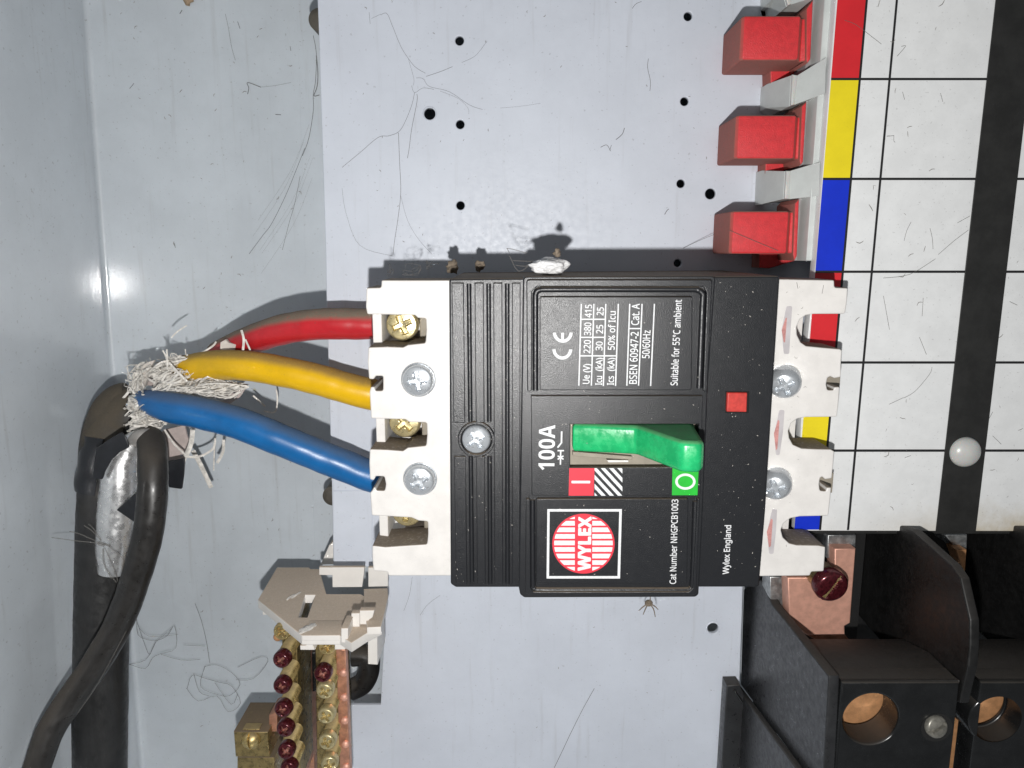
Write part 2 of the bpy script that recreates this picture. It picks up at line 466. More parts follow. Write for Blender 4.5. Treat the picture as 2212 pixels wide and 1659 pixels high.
# ================================================================== THE SETTING: cabinet back, its side wall
ZB = -30.0
def U(x, y): return (x, y)
cre0, cre1 = W(182, 0, ZB), W(305, 1659, ZB)
dcr = (cre1 - cre0).normalized(); up_ = -dcr
topc, botc = cre0 - dcr * 80, cre1 + dcr * 80
nx = Vector((-1, 0, 0))
# profile across the bend: wall (rises toward the viewer), fillet, back
def sheet(profile, a, b_, seglen=1):
    bm = bmesh.new(); rows = []
    for off in profile:
        rows.append([bm.verts.new(p + Vector(off)) for p in (a, b_)])
    for r0, r1 in zip(rows, rows[1:]): bm.faces.new((r0[0], r1[0], r1[1], r0[1]))
    for f in bm.faces:
        if f.normal.z < 0 or (abs(f.normal.z) < .1 and f.normal.x < 0): f.normal_flip()
    bmesh.ops.recalc_face_normals(bm, faces=bm.faces)
    return bm
fr = 1.6
prof = [(0, 0, 130), (0, 0, 60), (0, 0, fr)] + [(fr - fr * math.cos(a), 0, fr - fr * math.sin(a)) for a in [R(90 * i / 8) for i in range(1, 9)]]
bm = sheet(prof, topc, botc)
bm.normal_update()
if sum((f.normal.x + f.normal.z) for f in bm.faces) < 0: bmesh.ops.reverse_faces(bm, faces=bm.faces)
sm = finish(bm, 50, False)
for p in sm.polygons:
    if p.area > 200 * fr: p.use_smooth = False
side = link('side_panel', sm, PAINT, kind='structure')
e0, e1 = topc + Vector((fr, 0, 0)), botc + Vector((fr, 0, 0))
bk = slab([[(e0.x, e0.y), (e1.x, e1.y), (260, e1.y), (260, e0.y)]], ZB - 1.2, ZB)
back = link('back_panel', bk, PAINT, kind='structure')
# the second sheet of the back, lapped over the first along a seam
s0, s1 = W2(*T00(1922, -60), ZB), W2(*T02(2090, 1700), ZB)
link('back_panel_lap', slab([[s0, s1, (258, s1[1]), (258, s0[1])]], ZB + .02, ZB + .35, .1), PAINT, kind='structure')

# the cabinet's unseen lower wall, added below the frame to bounce flash upward
yw = W(1106, 1712, ZB).y
link('bottom_bounce_panel', box(botc.x - 2, 258, yw - 1.5, yw, ZB - 1, 118), PAINT, kind='structure')
# ------------------------------------------------------------------ mounting plate with its holes
pl = [T00(2063, 150), T00(2110, 1659), T01(2113, 200), T01(2150, 1500), T02(2160, 350), (837, 1223), (822, 1523), (752, 1523), (757, 1720)]
out = [W2(682, -80, 0)] + [W2(*p, 0) for p in pl] + [W2(1556, 1720, 0), W2(1569.7, 1481, 0), W2(1598, 1479, 0), W2(1605, 1273, 0), W2(1609, 1200, 0), W2(1900, 1150, 0), W2(2300, 1150, 0), W2(2300, -80, 0)]
holes = []
for (tl, x, y, r_) in [(T10, 766, 263, 26), (T10, 573, 738, 35), (T10, 770, 806, 26), (T10, 772, 1332, 26), (T20, 35, 105, 25), (T20, 12, 657, 25), (T20, -12, 1190, 25), (T20, 180, 1256, 32), (T21, -32, 47, 24), (T22, 195, 752, 38)]:
    holes.append((W2(*tl(x, y), 0), r_ / 3 * mmu(0)))
plate = thing('mounting_plate', 'pale grey steel mounting plate with drilled round holes behind the breaker', 'mounting plate', W(1106, 830, 0))
link('plate_sheet', slab([out] + [circ(c, r_, 28) for c, r_ in holes], -1.6, 0, .35, 3), PLATE, plate)
# folded edge that carries the plate off the back
lf0, lf1 = W(682, -80, 0), W(721, 1223, 0)
bm = bmesh.new()
for p, q in ((W(688, 40, -.8), W(719, 1223, -.8)),):
    a = [bm.verts.new(p + Vector((1.4, 0, z))) for z in (0, -28)]; b_ = [bm.verts.new(q + Vector((1.4, 0, z))) for z in (0, -28)]
    c_ = [bm.verts.new(p + Vector((2.6, 0, z))) for z in (0, -28)]; d_ = [bm.verts.new(q + Vector((2.6, 0, z))) for z in (0, -28)]
    for f in ((a[0], a[1], b_[1], b_[0]), (c_[0], d_[0], d_[1], c_[1]), (a[0], c_[0], c_[1], a[1]), (b_[0], b_[1], d_[1], d_[0])): bm.faces.new(f)
link('folded_edge', finish(bm), PLATE, plate)
# the pan's unseen folded edges, added to shut light out behind the holes
for p, q in (((684, -78), (2298, -78)), ((2298, -78), (2298, 1148)), ((760, 1716), (1552, 1716)), ((1556, 1716), (1570, 1485))):
    a, b_ = W2(*p, 0), W2(*q, 0); dx_, dy_ = b_[0] - a[0], b_[1] - a[1]; ln_ = math.hypot(dx_, dy_); nx_, ny_ = -dy_ / ln_ * .6, dx_ / ln_ * .6
    link('folded_edge', slab([[(a[0] - nx_, a[1] - ny_), (b_[0] - nx_, b_[1] - ny_), (b_[0] + nx_, b_[1] + ny_), (a[0] + nx_, a[1] + ny_)]], -28.5, -1.62), PLATE, plate)
# rolled rims round the larger holes
for c, r_ in (holes[1], holes[9]):
    bm = bmesh.new(); tube_bm(bm, [(c[0] + (r_ + .25) * math.cos(a), c[1] + (r_ + .25) * math.sin(a), 0) for a in [2 * math.pi * i / 28 for i in range(29)]], .28, seg=6, smooth=False)
    link('hole_rim', finish(bm), PLATE, plate)
# a raised joggle strip low on the left of the plate
link('plate_lip', slab([[W2(*T01(2158, 1522), .3), W2(*T11(200, 1522), .3), W2(*T12(200, 352), .3), W2(*T02(2164, 352), .3)]], .02, .5, .2), PLATE, plate)

# round rubber plugs half hidden behind the plate's left edge
for (u, v, mt, lb) in ((690, 42, GROM, 'dark round rubber plug behind the upper left edge of the mounting plate'), (718, 1072, GROM, 'brown round rubber plug low on the mounting plate edge below the blue wire')):
    p = W(u, v, -3); r_ = 22 * mmu(-3)
    o = link('rubber_plug', lathe([(0, -2.2), (r_ * .55, -2.2), (r_ * .7, -2.5), (r_, -3.2), (r_, -28)], 32, p.x, p.y), mt)
    tag(o, lb, 'plug', 'rubber plugs along the plate edge')

# ================================================================== CIRCUIT BREAKER
ZC, ZBODY, ZTOP = 42.0, 52.0, 55.5
brk = thing('circuit_breaker', 'large black and ivory circuit breaker with green toggle and white printing', 'circuit breaker', W(1250, 930, 0))
# left ivory terminal cover
Lc = [T11(260, 155), T11(715, 155), T12(720, 415), T12(303, 415), T12(300, 390), T12(207, 382), T12(200, 300), T12(199, 216), T12(285, 226), T12(440, 215), T12(556, 208), T12(562, 140), T12(560, 62), T12(500, 58), T12(455, 38), T12(320, 30), T12(196, 24),
      T11(186, 1535), T11(200, 1520), T11(215, 1492), T11(228, 1518), T11(282, 1520), T11(288, 1480), T11(278, 1430), T11(222, 1428), T11(210, 1455), T11(188, 1450), T11(184, 1440),
      T11(180, 1340), T11(184, 1250), T11(300, 1254), T11(400, 1262), T11(432, 1240), T11(550, 1228), T11(556, 1160), T11(553, 1080), T11(440, 1078), T11(415, 1060), T11(192, 1054),
      T11(182, 880), T11(192, 846), T11(212, 846), T11(220, 872), T11(270, 872), T11(270, 778), T11(222, 778), T11(208, 800), T11(178, 798), T11(170, 690), T11(174, 590), T11(300, 586), T11(400, 590), T11(432, 574), T11(545, 562), T11(551, 480), T11(548, 404), T11(495, 402), T11(478, 384), T11(300, 380), T11(167, 378), T11(158, 330), T11(161, 205), T11(258, 203)]
link('terminal_cover', slab([fillet([W2(*p, ZC) for p in Lc], .55, 3)], 27.5, ZC, .45, 3), IVORY, brk)
# ivory base under the left cover
bx0 = W(812, 700, 30).x; bx1 = W(985, 700, 30).x
by0, by1 = W(900, 606, 30).y, W(900, 1236, 36).y
link('terminal_base', box(bx0, bx1, by0 - .8, by1 + 1.2, .05, 15), IVORY, brk)
# partitions between the poles, lips at the wire entries
def slot_y(t, y0, y1): return W(850, t(0, y0)[1], ZC).y, W(850, t(0, y1)[1], ZC).y
slots = [slot_y(T11, 380, 590), slot_y(T11, 1055, 1255), slot_y(T12, 30, 220)]
edges = [by0 - .3] + [q for s in slots for q in s] + [by1 + .6]
for i in range(0, len(edges), 2):
    a, b_ = edges[i], edges[i + 1]
    link('partition', box(W(860, 700, 30).x, bx1, a - .1, b_ + .1, 15.01, 27.45), IVORY, brk)
wl0, wl1 = W(806, 700, 33).x, W(826, 700, 33).x
for ys in slots:
    link('entry_lip', box(wl0, wl1, ys[0] + 4, ys[1] - .6, 14, 34, .3), IVORY, brk)
    # back wall of the well with a dusty slope
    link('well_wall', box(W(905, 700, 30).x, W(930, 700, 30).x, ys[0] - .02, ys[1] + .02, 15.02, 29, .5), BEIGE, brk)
TS = screw_head(34.5 * mmu(32), 3.2, .5, 'cross', .26, 1.6)
for k, ys in enumerate(slots):
    yc = (ys[0] + ys[1]) / 2 + (.6, .9, 2.0)[k]
    xc = W(868, 707, 32).x
    o = put('clamp_screw', TS, BRASSP, brk, xc, yc, 28.4, R((22, 40, -12)[k]))
    link('screw_shank', lathe([(0, 28.4), (3.4, 28.4), (3.4, 15)], 20, xc, yc), BRASSD, brk)
# main black body
body = [T11(695, 148), T21(640, 130), T21(545, 1659), T22(508, 440), T22(505, 492), T22(480, 498), T12(740, 500), T12(706, 478)]
bw = fillet([W2(*p, ZBODY) for p in body], .9, 3)
link('body', slab([bw], .1, 51.0, .5, 3), BLACK, brk)
# raised bands and ribs left of the raised cover; the screw's ring interrupts two of them
sc_c = W(1029, 950, 52); sr = 39 * mmu(52)
def band(u0, u1, split):
    a, b_ = (T11, T12)
    x00, x01 = W(u0, 610, 52).x, W(u1, 610, 52).x
    x10, x11 = W(u0 + 2.0, 1262, 52).x, W(u1 - .5, 1262, 52).x
    x0, x1 = (x00 + x10) / 2, (x01 + x11) / 2
    y0, y1 = W(u0, 611, 52).y, W(u0, 1262, 52).y
    if split is None: return [box(x0, x1, y1, y0, 50.9, 51.9, .22)]
    return [box(x0, x1, split[0], y0, 50.9, 51.9, .22), box(x0, x1, y1, split[1], 50.9, 51.9, .22)]
for (u0, u1, sp) in ((979, 1005.5, True), (1027, 1047, True), (1066, 1086, None), (1105, 1124, None)):
    for me in band(u0, u1, None if not sp else (sc_c.y + sr * .98, sc_c.y - sr * .98)): link('grip_band', me, BLACK, brk)
for (u, sp) in ((1016, True), (1057, True), (1096, None)):
    x = W(u, 900, 51).x; ya, yb = W(u, 613, 51).y, W(u, 1260, 51).y
    segs = [(ya, yb)] if not sp else [(ya, sc_c.y + sr), (sc_c.y - sr, yb)]
    for a, b_ in segs: link('rib', tube([(x, a, 51.05), (x, b_, 51.05)], .62, seg=12, smooth=False), BLACK, brk)
link('screw_ring', lathe([(sr * .84, 50.9), (sr * .86, 51.5), (sr * .9, 51.8), (sr, 51.8), (sr * 1.05, 51.4), (sr * 1.05, 50.9)], 48, sc_c.x, sc_c.y), BLACK, brk)
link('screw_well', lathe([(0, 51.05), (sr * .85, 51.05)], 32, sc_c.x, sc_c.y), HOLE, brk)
PAN = screw_head(31.5 * mmu(53), 1.4, 1.1, 'cross', .22, 1.3)
put('cover_screw', PAN, ZINC, brk, sc_c.x, sc_c.y + .15, 51.1, R(30))

# raised middle cover
rc = [T11(1178, 132), T21(200, 128), T21(212, 145), T21(165, 830), T21(130, 1659), T22(104, 535), T22(85, 552), T12(1185, 556), T12(1158, 535), T12(1150, 490)]
RC = fillet([W2(*p, 54) for p in rc], 1.2, 4)
slot_hole = [W2(*T11(1480, 1090), 54), W2(*C3(1858, 345), 54), W2(*C3(1850, 885), 54), W2(*T11(1478, 1372), 54)]
link('raised_cover', slab([RC, slot_hole], 44, 54, .35, 3), BLACK, brk)
def U2(pts, z): return [W2(u, v, z) for u, v in pts]
# rims, ridges and panels on the raised cover
rim_u = [(1137, 604), (1539, 604), (1528, 846), (1519, 846), (1527, 634), (1521, 619), (1160, 619), (1149, 630), (1149, 846), (1139, 846)]
link('cover_rim', slab([fillet(U2(rim_u, ZTOP), .8, 3)], 53.9, ZTOP, .25), BLACK, brk)
ridge = [W(1156.5, 843, 54.2), W(1156.5, 660, 54.2), W(1157.5, 634, 54.2), W(1167, 626, 54.2), W(1200, 625, 54.2), W(1480, 625, 54.2), W(1505, 626, 54.2), W(1518, 636, 54.2), W(1517, 660, 54.2), W(1510, 838, 54.2)]
link('cover_ridge', tube(ridge, .78, seg=12, n=5), BLACK, brk)
lp1 = [(1166, 641), (1496, 641), (1494, 843), (1166, 843)]
link('label_panel', slab([fillet(U2(lp1, ZTOP), .5, 3)], 53.9, ZTOP, .2), BLACK, brk)
tp = [(1147, 855), (1518, 855), (1513, 1071), (1149, 1071)]
sl2 = [W2(*T11(1484, 1090), ZTOP), W2(*C3(1868, 345), ZTOP), W2(*C3(1860, 885), ZTOP), W2(*T11(1482, 1372), ZTOP)]
link('toggle_panel', slab([fillet(U2(tp, ZTOP), .3, 2), sl2], 53.9, ZTOP, .15), BLACK, brk)
lp2 = [(1159, 1078), (1487, 1078), (1484, 1260), (1159, 1260)]
link('label_panel', slab([fillet(U2(lp2, ZTOP), .5, 3)], 53.9, ZTOP, .2), BLACK, brk)
ridge2 = [W(1150.5, 1079, 54.2), W(1151, 1255, 54.2), W(1154, 1270, 54.2), W(1170, 1274, 54.2), W(1300, 1274, 54.2), W(1475, 1274, 54.2), W(1491, 1270, 54.2), W(1496, 1255, 54.2), W(1502, 1082, 54.2)]
link('cover_ridge', tube(ridge2, .78, seg=12, n=5), BLACK, brk)
rim_l = [(1136, 1078), (1145, 1078), (1146, 1270), (1152, 1279), (1488, 1279), (1497, 1270), (1507, 1078), (1512, 1078), (1504, 1282), (1498, 1286), (1142, 1286), (1135, 1280)]
link('cover_rim', slab([fillet(U2(rim_l, ZTOP), .6, 3)], 53.9, ZTOP, .2), BLACK, brk)
# toggle and what is round it
fl = [W2(*T11(1470, 1080), 51.3), W2(*C3(1915, 335), 51.3), W2(*C3(1905, 905), 51.3), W2(*T11(1470, 1380), 51.3)]
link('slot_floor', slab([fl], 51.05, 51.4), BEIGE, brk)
tyT, tyB = W(1300, 917.5, 55.5).y, W(*C3(400, 692), 54).y
g0 = W(1237, 950, 54).x
prof = [(g0, 51.5), (g0, 54.2), (W(1374, 950, 57.4).x, 57.4), (W(1470, 1000, 72.8).x, 72.8), (W(1512, 1000, 73.4).x, 73.4), (W(1519, 1000, 71.5).x, 71.5), (W(1500, 950, 56).x, 56), (W(1498, 950, 51.5).x, 51.5)]
prof = fillet(prof, [0, .5, 1.6, 2.8, 1.8, 1.4, .4, 0], 6)
tgl = link('toggle', slab_xz([prof], tyB, tyT, 1.3), TOGG, brk)
# beige indicator steps under the toggle
for (pts, z0, z1) in (([(300, 690), (1040, 750), (1040, 790), (705, 775), (300, 745)], 51.4, 53.0), ([(725, 795), (995, 795), (995, 822), (745, 826)], 51.4, 53.6)):
    link('indicator_step', slab([at(C3, pts, z1)], z0, z1, .15), IVORY if z1 > 53.2 else BEIGE, brk)
# lever shield to the right: thin bright slot edge
# printed boxes beside the toggle
zp = ZTOP + .02
pr = link('printed_patch', slab([at(C3, [(258, 895), (572, 895), (560, 1238), (250, 1238)], zp)], zp - .01, zp + .015), REDP, brk)
link('printed_mark', slab([fillet(at(C3, [(285, 1052), (520, 1052), (518, 1084), (285, 1084)], zp + .03), .2, 3)], zp + .02, zp + .045), WHITEP, brk)
# hatched square
def clip_box(x0, x1, y0, y1, P_):
    def cl(P_, f, g):
        o_ = []
        for i in range(len(P_)):
            a, b_ = P_[i - 1], P_[i]
            fa, fb = f(a), f(b_)
            if fa >= 0: o_.append(a)
            if (fa >= 0) != (fb >= 0):
                t = fa / (fa - fb); o_.append((a[0] + (b_[0] - a[0]) * t, a[1] + (b_[1] - a[1]) * t))
        return o_
    for f in (lambda p: p[0] - x0, lambda p: x1 - p[0], lambda p: p[1] - y0, lambda p: y1 - p[1]):
        P_ = cl(P_, f, None)
        if not P_: return P_
    return P_
bars = []
for k in range(-3, 4):
    o_ = k * 103
    P_ = [(480 + o_ - 22, 800), (480 + o_ + 32, 800), (480 + o_ + 32 + 500, 1340), (480 + o_ - 22 + 500, 1340)]
    P_ = clip_box(572, 918, 895, 1238, P_)
    if len(P_) > 2: bars.append(slab([at(C3, P_, zp)], zp - .01, zp + .015))
link('printed_hatching', join(*bars), WHITEP, brk)
gp = [(1542, 880), (1868, 880), (1852, 1232), (1535, 1232)]
link('printed_patch', slab([at(C3, gp, zp)], zp - .01, zp + .015), GREENP, brk)
oc = C3(1702, 1062)
ring_o = [W2(oc[0] + 22 * math.cos(a), oc[1] + 17.5 * math.sin(a), zp) for a in [2 * math.pi * i / 40 for i in range(40)]]
ring_i = [W2(oc[0] + 16.5 * math.cos(a), oc[1] + 12.3 * math.sin(a), zp) for a in [2 * math.pi * i / 40 for i in range(40)]]
link('printed_mark', slab([ring_o, ring_i], zp + .02, zp + .045), WHITEP, brk)
# red trip button
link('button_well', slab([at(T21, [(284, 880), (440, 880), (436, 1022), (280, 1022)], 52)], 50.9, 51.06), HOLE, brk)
link('trip_button', slab([fillet(at(T21, [(291, 886), (420, 886), (416, 1012), (286, 1010)], 52.2), .3, 3)], 50, 52.2, .3), REDBTN, brk)
# ---- lettering
tz = ZTOP + .01
text('100A', T11, (1380, 1387), (1386, 1095), 104, tz, WHITEP, brk, .018)
# breaker symbol
sym = [strip(C3, (163, 437), (160, 580), 20, tz, None, None), strip(C3, (162, 576), (112, 640), 20, tz, None, None), strip(C3, (112, 677), (192, 677), 18, tz, None, None),
       strip(C3, (151, 677), (147, 852), 18, tz, None, None), strip(C3, (113, 742), (186, 785), 18, tz, None, None), strip(C3, (113, 785), (186, 742), 18, tz, None, None)]
for i, me in enumerate(sym): me.transform(Matrix.Translation((0, 0, .002 * i)))
link('printed_symbol', join(*sym), WHITEP, brk)
# CE mark: two open arcs and a bar, read upward
ce = []
def arc(tile, c, rx, ry, a0, a1, wd, z):
    o_, i_ = [], []
    for k in range(25):
        a = R(a0 + (a1 - a0) * k / 24)
        o_.append(W2(*tile(c[0] + rx * math.cos(a), c[1] + ry * math.sin(a)), z)); i_.append(W2(*tile(c[0] + (rx - wd) * math.cos(a), c[1] + (ry - wd) * math.sin(a)), z))
    return slab([o_ + i_[::-1]], z, z + .02)
ce.append(arc(T11, (1432, 603), 64, 68, 2, 178, 20, tz))
ce.append(arc(T11, (1435, 494), 64, 68, 2, 178, 20, tz))
b1 = strip(T11, (1434, 497), (1433, 552), 17, tz, None, None); b1.transform(Matrix.Translation((0, 0, .004))); ce.append(b1)
link('printed_mark', join(*ce), WHITEP, brk)
# the ratings table
rules = []
for a, b_ in (((1555, 310), (1539, 840)), ((1637, 310), (1620, 840)), ((1714, 310), (1698, 842)), ((1795, 310), (1777, 842)),
              ((1869, 310), (1850, 840)), ((1949, 310), (1926, 840)), ((2029, 310), (2004, 842)),
              ((1550, 410), (1712, 410)), ((1547, 527), (1708, 527)), ((1544, 647), (1786, 647)), ((1866, 470), (1944, 470))):
    me = strip(T11, a, b_, 8, tz, None, None); me.transform(Matrix.Translation((0, 0, .0015 * len(rules)))); rules.append(me)
link('printed_rules', join(*rules), WHITEP, brk)
for body_, s_, e_, cap in (('Ue (V)', (1607, 828), (1611, 700), 42), ('220', (1613, 630), (1616, 545), 42), ('380', (1616, 514), (1620, 432), 42), ('415', (1621, 398), (1624, 316), 42),
                     ('Icu', (1689, 835), (1690, 778), 42), ('(kA)', (1690, 745), (1693, 660), 42), ('30', (1691, 612), (1694, 555), 42), ('25', (1695, 502), (1697, 447), 42), ('25', (1698, 385), (1701, 333), 42),
                     ('Ics', (1765, 835), (1766, 778), 42), ('(kA)', (1767, 745), (1770, 660), 42), ('50% of Icu', (1770, 608), (1778, 358), 42),
                     ('BSEN 60947-2', (1914, 828), (1926, 492), 48), ('Cat. A', (1928, 447), (1933, 310), 48), ('50/60Hz', (1996, 662), (2003, 482), 46),
                     ('Suitable for 55\u00b0C ambient', (2178, 838), (2206, 284), 44)):
    text(body_, T11, s_, e_, cap, tz, WHITEP, brk, .006, fat=.035)
text('Cat Number NHGPCB1003', T12, (2168, 465), (2183, -82), 42, tz, WHITEP, brk, .006, fat=.03)
text('Wylex England', T22, (298, 402), (314, 86), 40, 51.0, WHITEP, brk, .006, fat=.05)
# maker's badge: white square frame, red disc with white bars and the name
fo = [(1330, 431), (1335, -19), (1818, -19), (1806, 431)]; fi = [(1346, 415), (1350, -3), (1801, -3), (1790, 415)]
link('badge_frame', slab([at(T12, fo, tz), at(T12, fi, tz)], tz, tz + .02), WHITEP, brk)
bc = (1569, 205)
dd = [W2(*T12(bc[0] + 202 * math.cos(a), bc[1] + 194 * math.sin(a)), tz) for a in [2 * math.pi * i / 64 for i in range(64)]]
bdg = link('badge_disc', slab([dd], tz, tz + .02), REDP, brk)
wb = []
def disc_clip(x0, x1, y0, y1):
    P_ = [(bc[0] + 190 * math.cos(a), bc[1] + 183 * math.sin(a)) for a in [2 * math.pi * i / 96 for i in range(96)]]
    return clip_box(x0, x1, y0, y1, P_)
for k in range(9):
    y0 = 24 + k * 42.5 - 12
    for x0, x1 in ((1360, 1513), (1626, 1780)):
        P_ = disc_clip(x0, x1, y0 + 3, y0 + 33)
        if len(P_) > 2: wb.append(slab([at(T12, P_, tz)], tz + .03, tz + .05))
link('badge_bars', join(*wb), WHITEP, brk)
text('WYLEX', T12, (1612, 378), (1618, 32), 80, tz + .03, WHITEP, brk, .075, fat=.16)
# right ivory terminal cover
ZR = 42.0
Rc = [T21(600, 148), T21(983, 155), T21(985, 203), T21(1065, 206), T21(1072, 215), T21(1066, 300), T21(1055, 375), T21(850, 376), T21(800, 384), T21(760, 412), T21(740, 460), T21(742, 510), T21(765, 558), T21(800, 582), T21(900, 592), T21(1020, 602), T21(1034, 612), T21(1028, 700), T21(1027, 785), T21(985, 792), T21(960, 780), T21(940, 790), T21(932, 830), T21(938, 868), T21(980, 868), T21(985, 848), T21(1020, 846), T21(1012, 950), T21(1002, 1043), T21(800, 1045), T21(745, 1055), T21(705, 1085), T21(686, 1135), T21(692, 1180), T21(715, 1222), T21(770, 1246), T21(860, 1250), T21(960, 1252), T21(984, 1266), T21(978, 1350), T21(968, 1442), T21(925, 1448), T21(905, 1430), T21(892, 1440), T21(886, 1480), T21(890, 1520), T21(930, 1524), T21(938, 1500), T21(965, 1498), T21(955, 1600),
      T22(946, 26), T22(760, 30), T22(700, 42), T22(655, 75), T22(638, 118), T22(650, 165), T22(690, 202), T22(740, 214), T22(880, 216), T22(926, 226), T22(922, 300), T22(916, 386), T22(835, 388), T22(826, 414), T22(480, 418)]
covR = slab([fillet([W2(*p, ZR) for p in Rc], .55, 3)], 29.2, ZR, .4, 3)
link('terminal_cover', covR, IVORY, brk)
rb0, rb1 = W(1640, 900, 30).x, W(1733, 900, 30).x
link('terminal_base', box(W(1600, 900, 20).x, rb1 - 1.5, by0 - .5, W(1650, 1240, ZR).y + 1, .06, 29.15), IVORY, brk)
for (x, y) in ((980, 826), (935, 1478)):
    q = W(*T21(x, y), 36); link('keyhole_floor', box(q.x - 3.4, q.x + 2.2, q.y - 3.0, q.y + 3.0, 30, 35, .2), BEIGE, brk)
# sticker windows on the right cover
for (pts, st) in (([(672, 325), (710, 325), (700, 470), (690, 635), (655, 635), (640, 480)], [(668, 400), (676, 400), (664, 560), (655, 560), (642, 480)]),
                  ([(625, 998), (660, 998), (650, 1140), (628, 1290), (604, 1290), (592, 1150)], [(618, 1060), (628, 1070), (614, 1250), (604, 1260), (592, 1150)]),
                  ([(580, 1640), (612, 1640), (605, 1780), (588, 1930), (560, 1930), (545, 1790)], [(574, 1700), (584, 1710), (572, 1880), (560, 1890), (545, 1790)])):
    wp = link('sticker_window', slab([fillet(at(T21, pts, ZR), .5, 3)], ZR - .3, ZR + .06, .05), CLEARP, brk)
    link('sticker', slab([fillet(at(T21, st, ZR + .1), .8, 4)], ZR + .02, ZR + .1), STICK, wp)
# zinc pan screws: upright on the left, leaning to the left on the right cover
ZS = screw_head(34 * mmu(44), 2.6, .9, 'cross', .24, 1.5)
for (u, v, rz) in ((901, 824, 8), (905, 1041, 28)):
    p = W(u, v, 45); put('fixing_screw', ZS, ZINC, brk, p.x, p.y, ZC - .2, R(rz))
    link('screw_washer', lathe([(0, ZC + .02), (38 * mmu(44), ZC + .02), (38 * mmu(44), ZC + .3), (35 * mmu(44), ZC + .45)][::-1], 40, p.x, p.y), ZINC, brk)
ZS2 = screw_head(35 * mmu(44), 4.2, 1.3, 'cross', .24, 1.5, rim=.3)
for (u, v, rz) in ((1700, 822, 30), (1681, 1043, 20)):
    p = W(u, v, 43); put('fixing_screw', ZS2, ZINC, brk, p.x, p.y, ZR - 1.2, R(rz), tilt=(R(4), R(-22)))

# ================================================================== LABEL BOARD with its carrier
ZL = 28.0
brd = thing('busbar_cover', 'white gridded label board with coloured squares and a black band on a grey carrier', 'label board', W(1950, 600, 0))
lx0, lx1 = T20(995, -120), T20(862, 1659)
Ld = [T20(1003, -130), T20(868, 1659), T21(790, 1000), T22(745, 120), T22(745, 130), (2330, 1149), (2330, -45)]
link('board', slab([[W2(*p, ZL) for p in (T20(1003, -130), T20(868, 1659), T21(782, 800), T22(735, 122), (2340, 1148), (2340, -45))]], 24, ZL, .25), BOARD, brd)
def linU(a, b_, v):
    return a[0] + (b_[0] - a[0]) * (v - a[1]) / (b_[1] - a[1])
edL = (T20(1003, 0), T20(868, 1659)); lnA = (T20(1193, 0), T20(1065, 1450)); lnB = (T20(1388, 0), T20(1235, 1659))
bdL = (T20(2030, 0), T21(1655, 1659)); bdR = (T20(2260, 400), T21(1915, 1659))
rows = [-30, 170.8, 386.5, 587, 783, 973.3, 1146]
cols = [PRED, PYEL, PBLU, PRED, PYEL, PBLU]
zl = ZL + .02
for i, c in enumerate(cols):
    a, b_ = rows[i] + 2, rows[i + 1] - 2
    link('colour_square', slab([[W2(linU(*edL, a), a, zl), W2(linU(*lnA, a), a, zl), W2(linU(*lnA, b_), b_, zl), W2(linU(*edL, b_), b_, zl)]], zl - .01, zl + .02), c, brd)
gl = []
def vline(ln, wd, v0, v1, k):
    return slab([[W2(linU(*ln, v0) - wd / 2, v0, zl), W2(linU(*ln, v0) + wd / 2, v0, zl), W2(linU(*ln, v1) + wd / 2, v1, zl), W2(linU(*ln, v1) - wd / 2, v1, zl)]], zl + .02, zl + .03 + .003 * k)
gl.append(vline(lnA, 5, -30, 1145, 0)); gl.append(vline(lnB, 5, -30, 1145, 1))
for k, r_ in enumerate(rows[1:6]):
    gl.append(slab([[W2(linU(*edL, r_), r_ - 2.6, zl), W2(2330, r_ - 2.6, zl), W2(2330, r_ + 2.6, zl), W2(linU(*edL, r_), r_ + 2.6, zl)]], zl + .02, zl + .045 + .003 * k))
link('printed_grid', join(*gl), PBLK, brd)
link('black_band', slab([[W2(linU(*bdL, v), v, ZL + .4) for v in (-30, 1147)] + [W2(linU(*bdR, v), v, ZL + .4) for v in (1147, -30)]], ZL + .08, ZL + .5, .12), BAND, brd)
link('edge_strip', slab([[W2(*T22(750, 124), 27), W2(*T22(2230, 124), 27), W2(*T22(2230, 146), 27), W2(*T22(815, 146), 27)]], 22, 26.5, .2), BAND, brd)
# white dome rivet
p = W(2090.5, 979, 30); r_ = 34 * mmu(31)
tag(link('dome_rivet', lathe([(r_ * math.cos(R(a)), ZL + .52 + r_ * .62 * math.sin(R(a))) for a in range(0, 90, 9)] + [(0, ZL + .52 + r_ * .62)], 40, p.x, p.y), NYLON), 'round translucent white plastic rivet head on the black band', 'rivet')
# carrier: rail wall, shelf and clips left of the board
XR = W(1745, 500, 24).x
def carr(tile, pts, z0, z1, m_, name, bevel=.3): return link(name, slab([at(tile, pts, z1)], z0, z1, bevel), m_, brd)
carr(T20, [(928, -120), (990, -120), (850, 1690), (800, 1690)], 3, 24.5, CARR, 'rail')
carr(T20, [(830, -120), (930, -120), (815, 1690), (720, 1690)], 2, 17, CARRL, 'shelf')
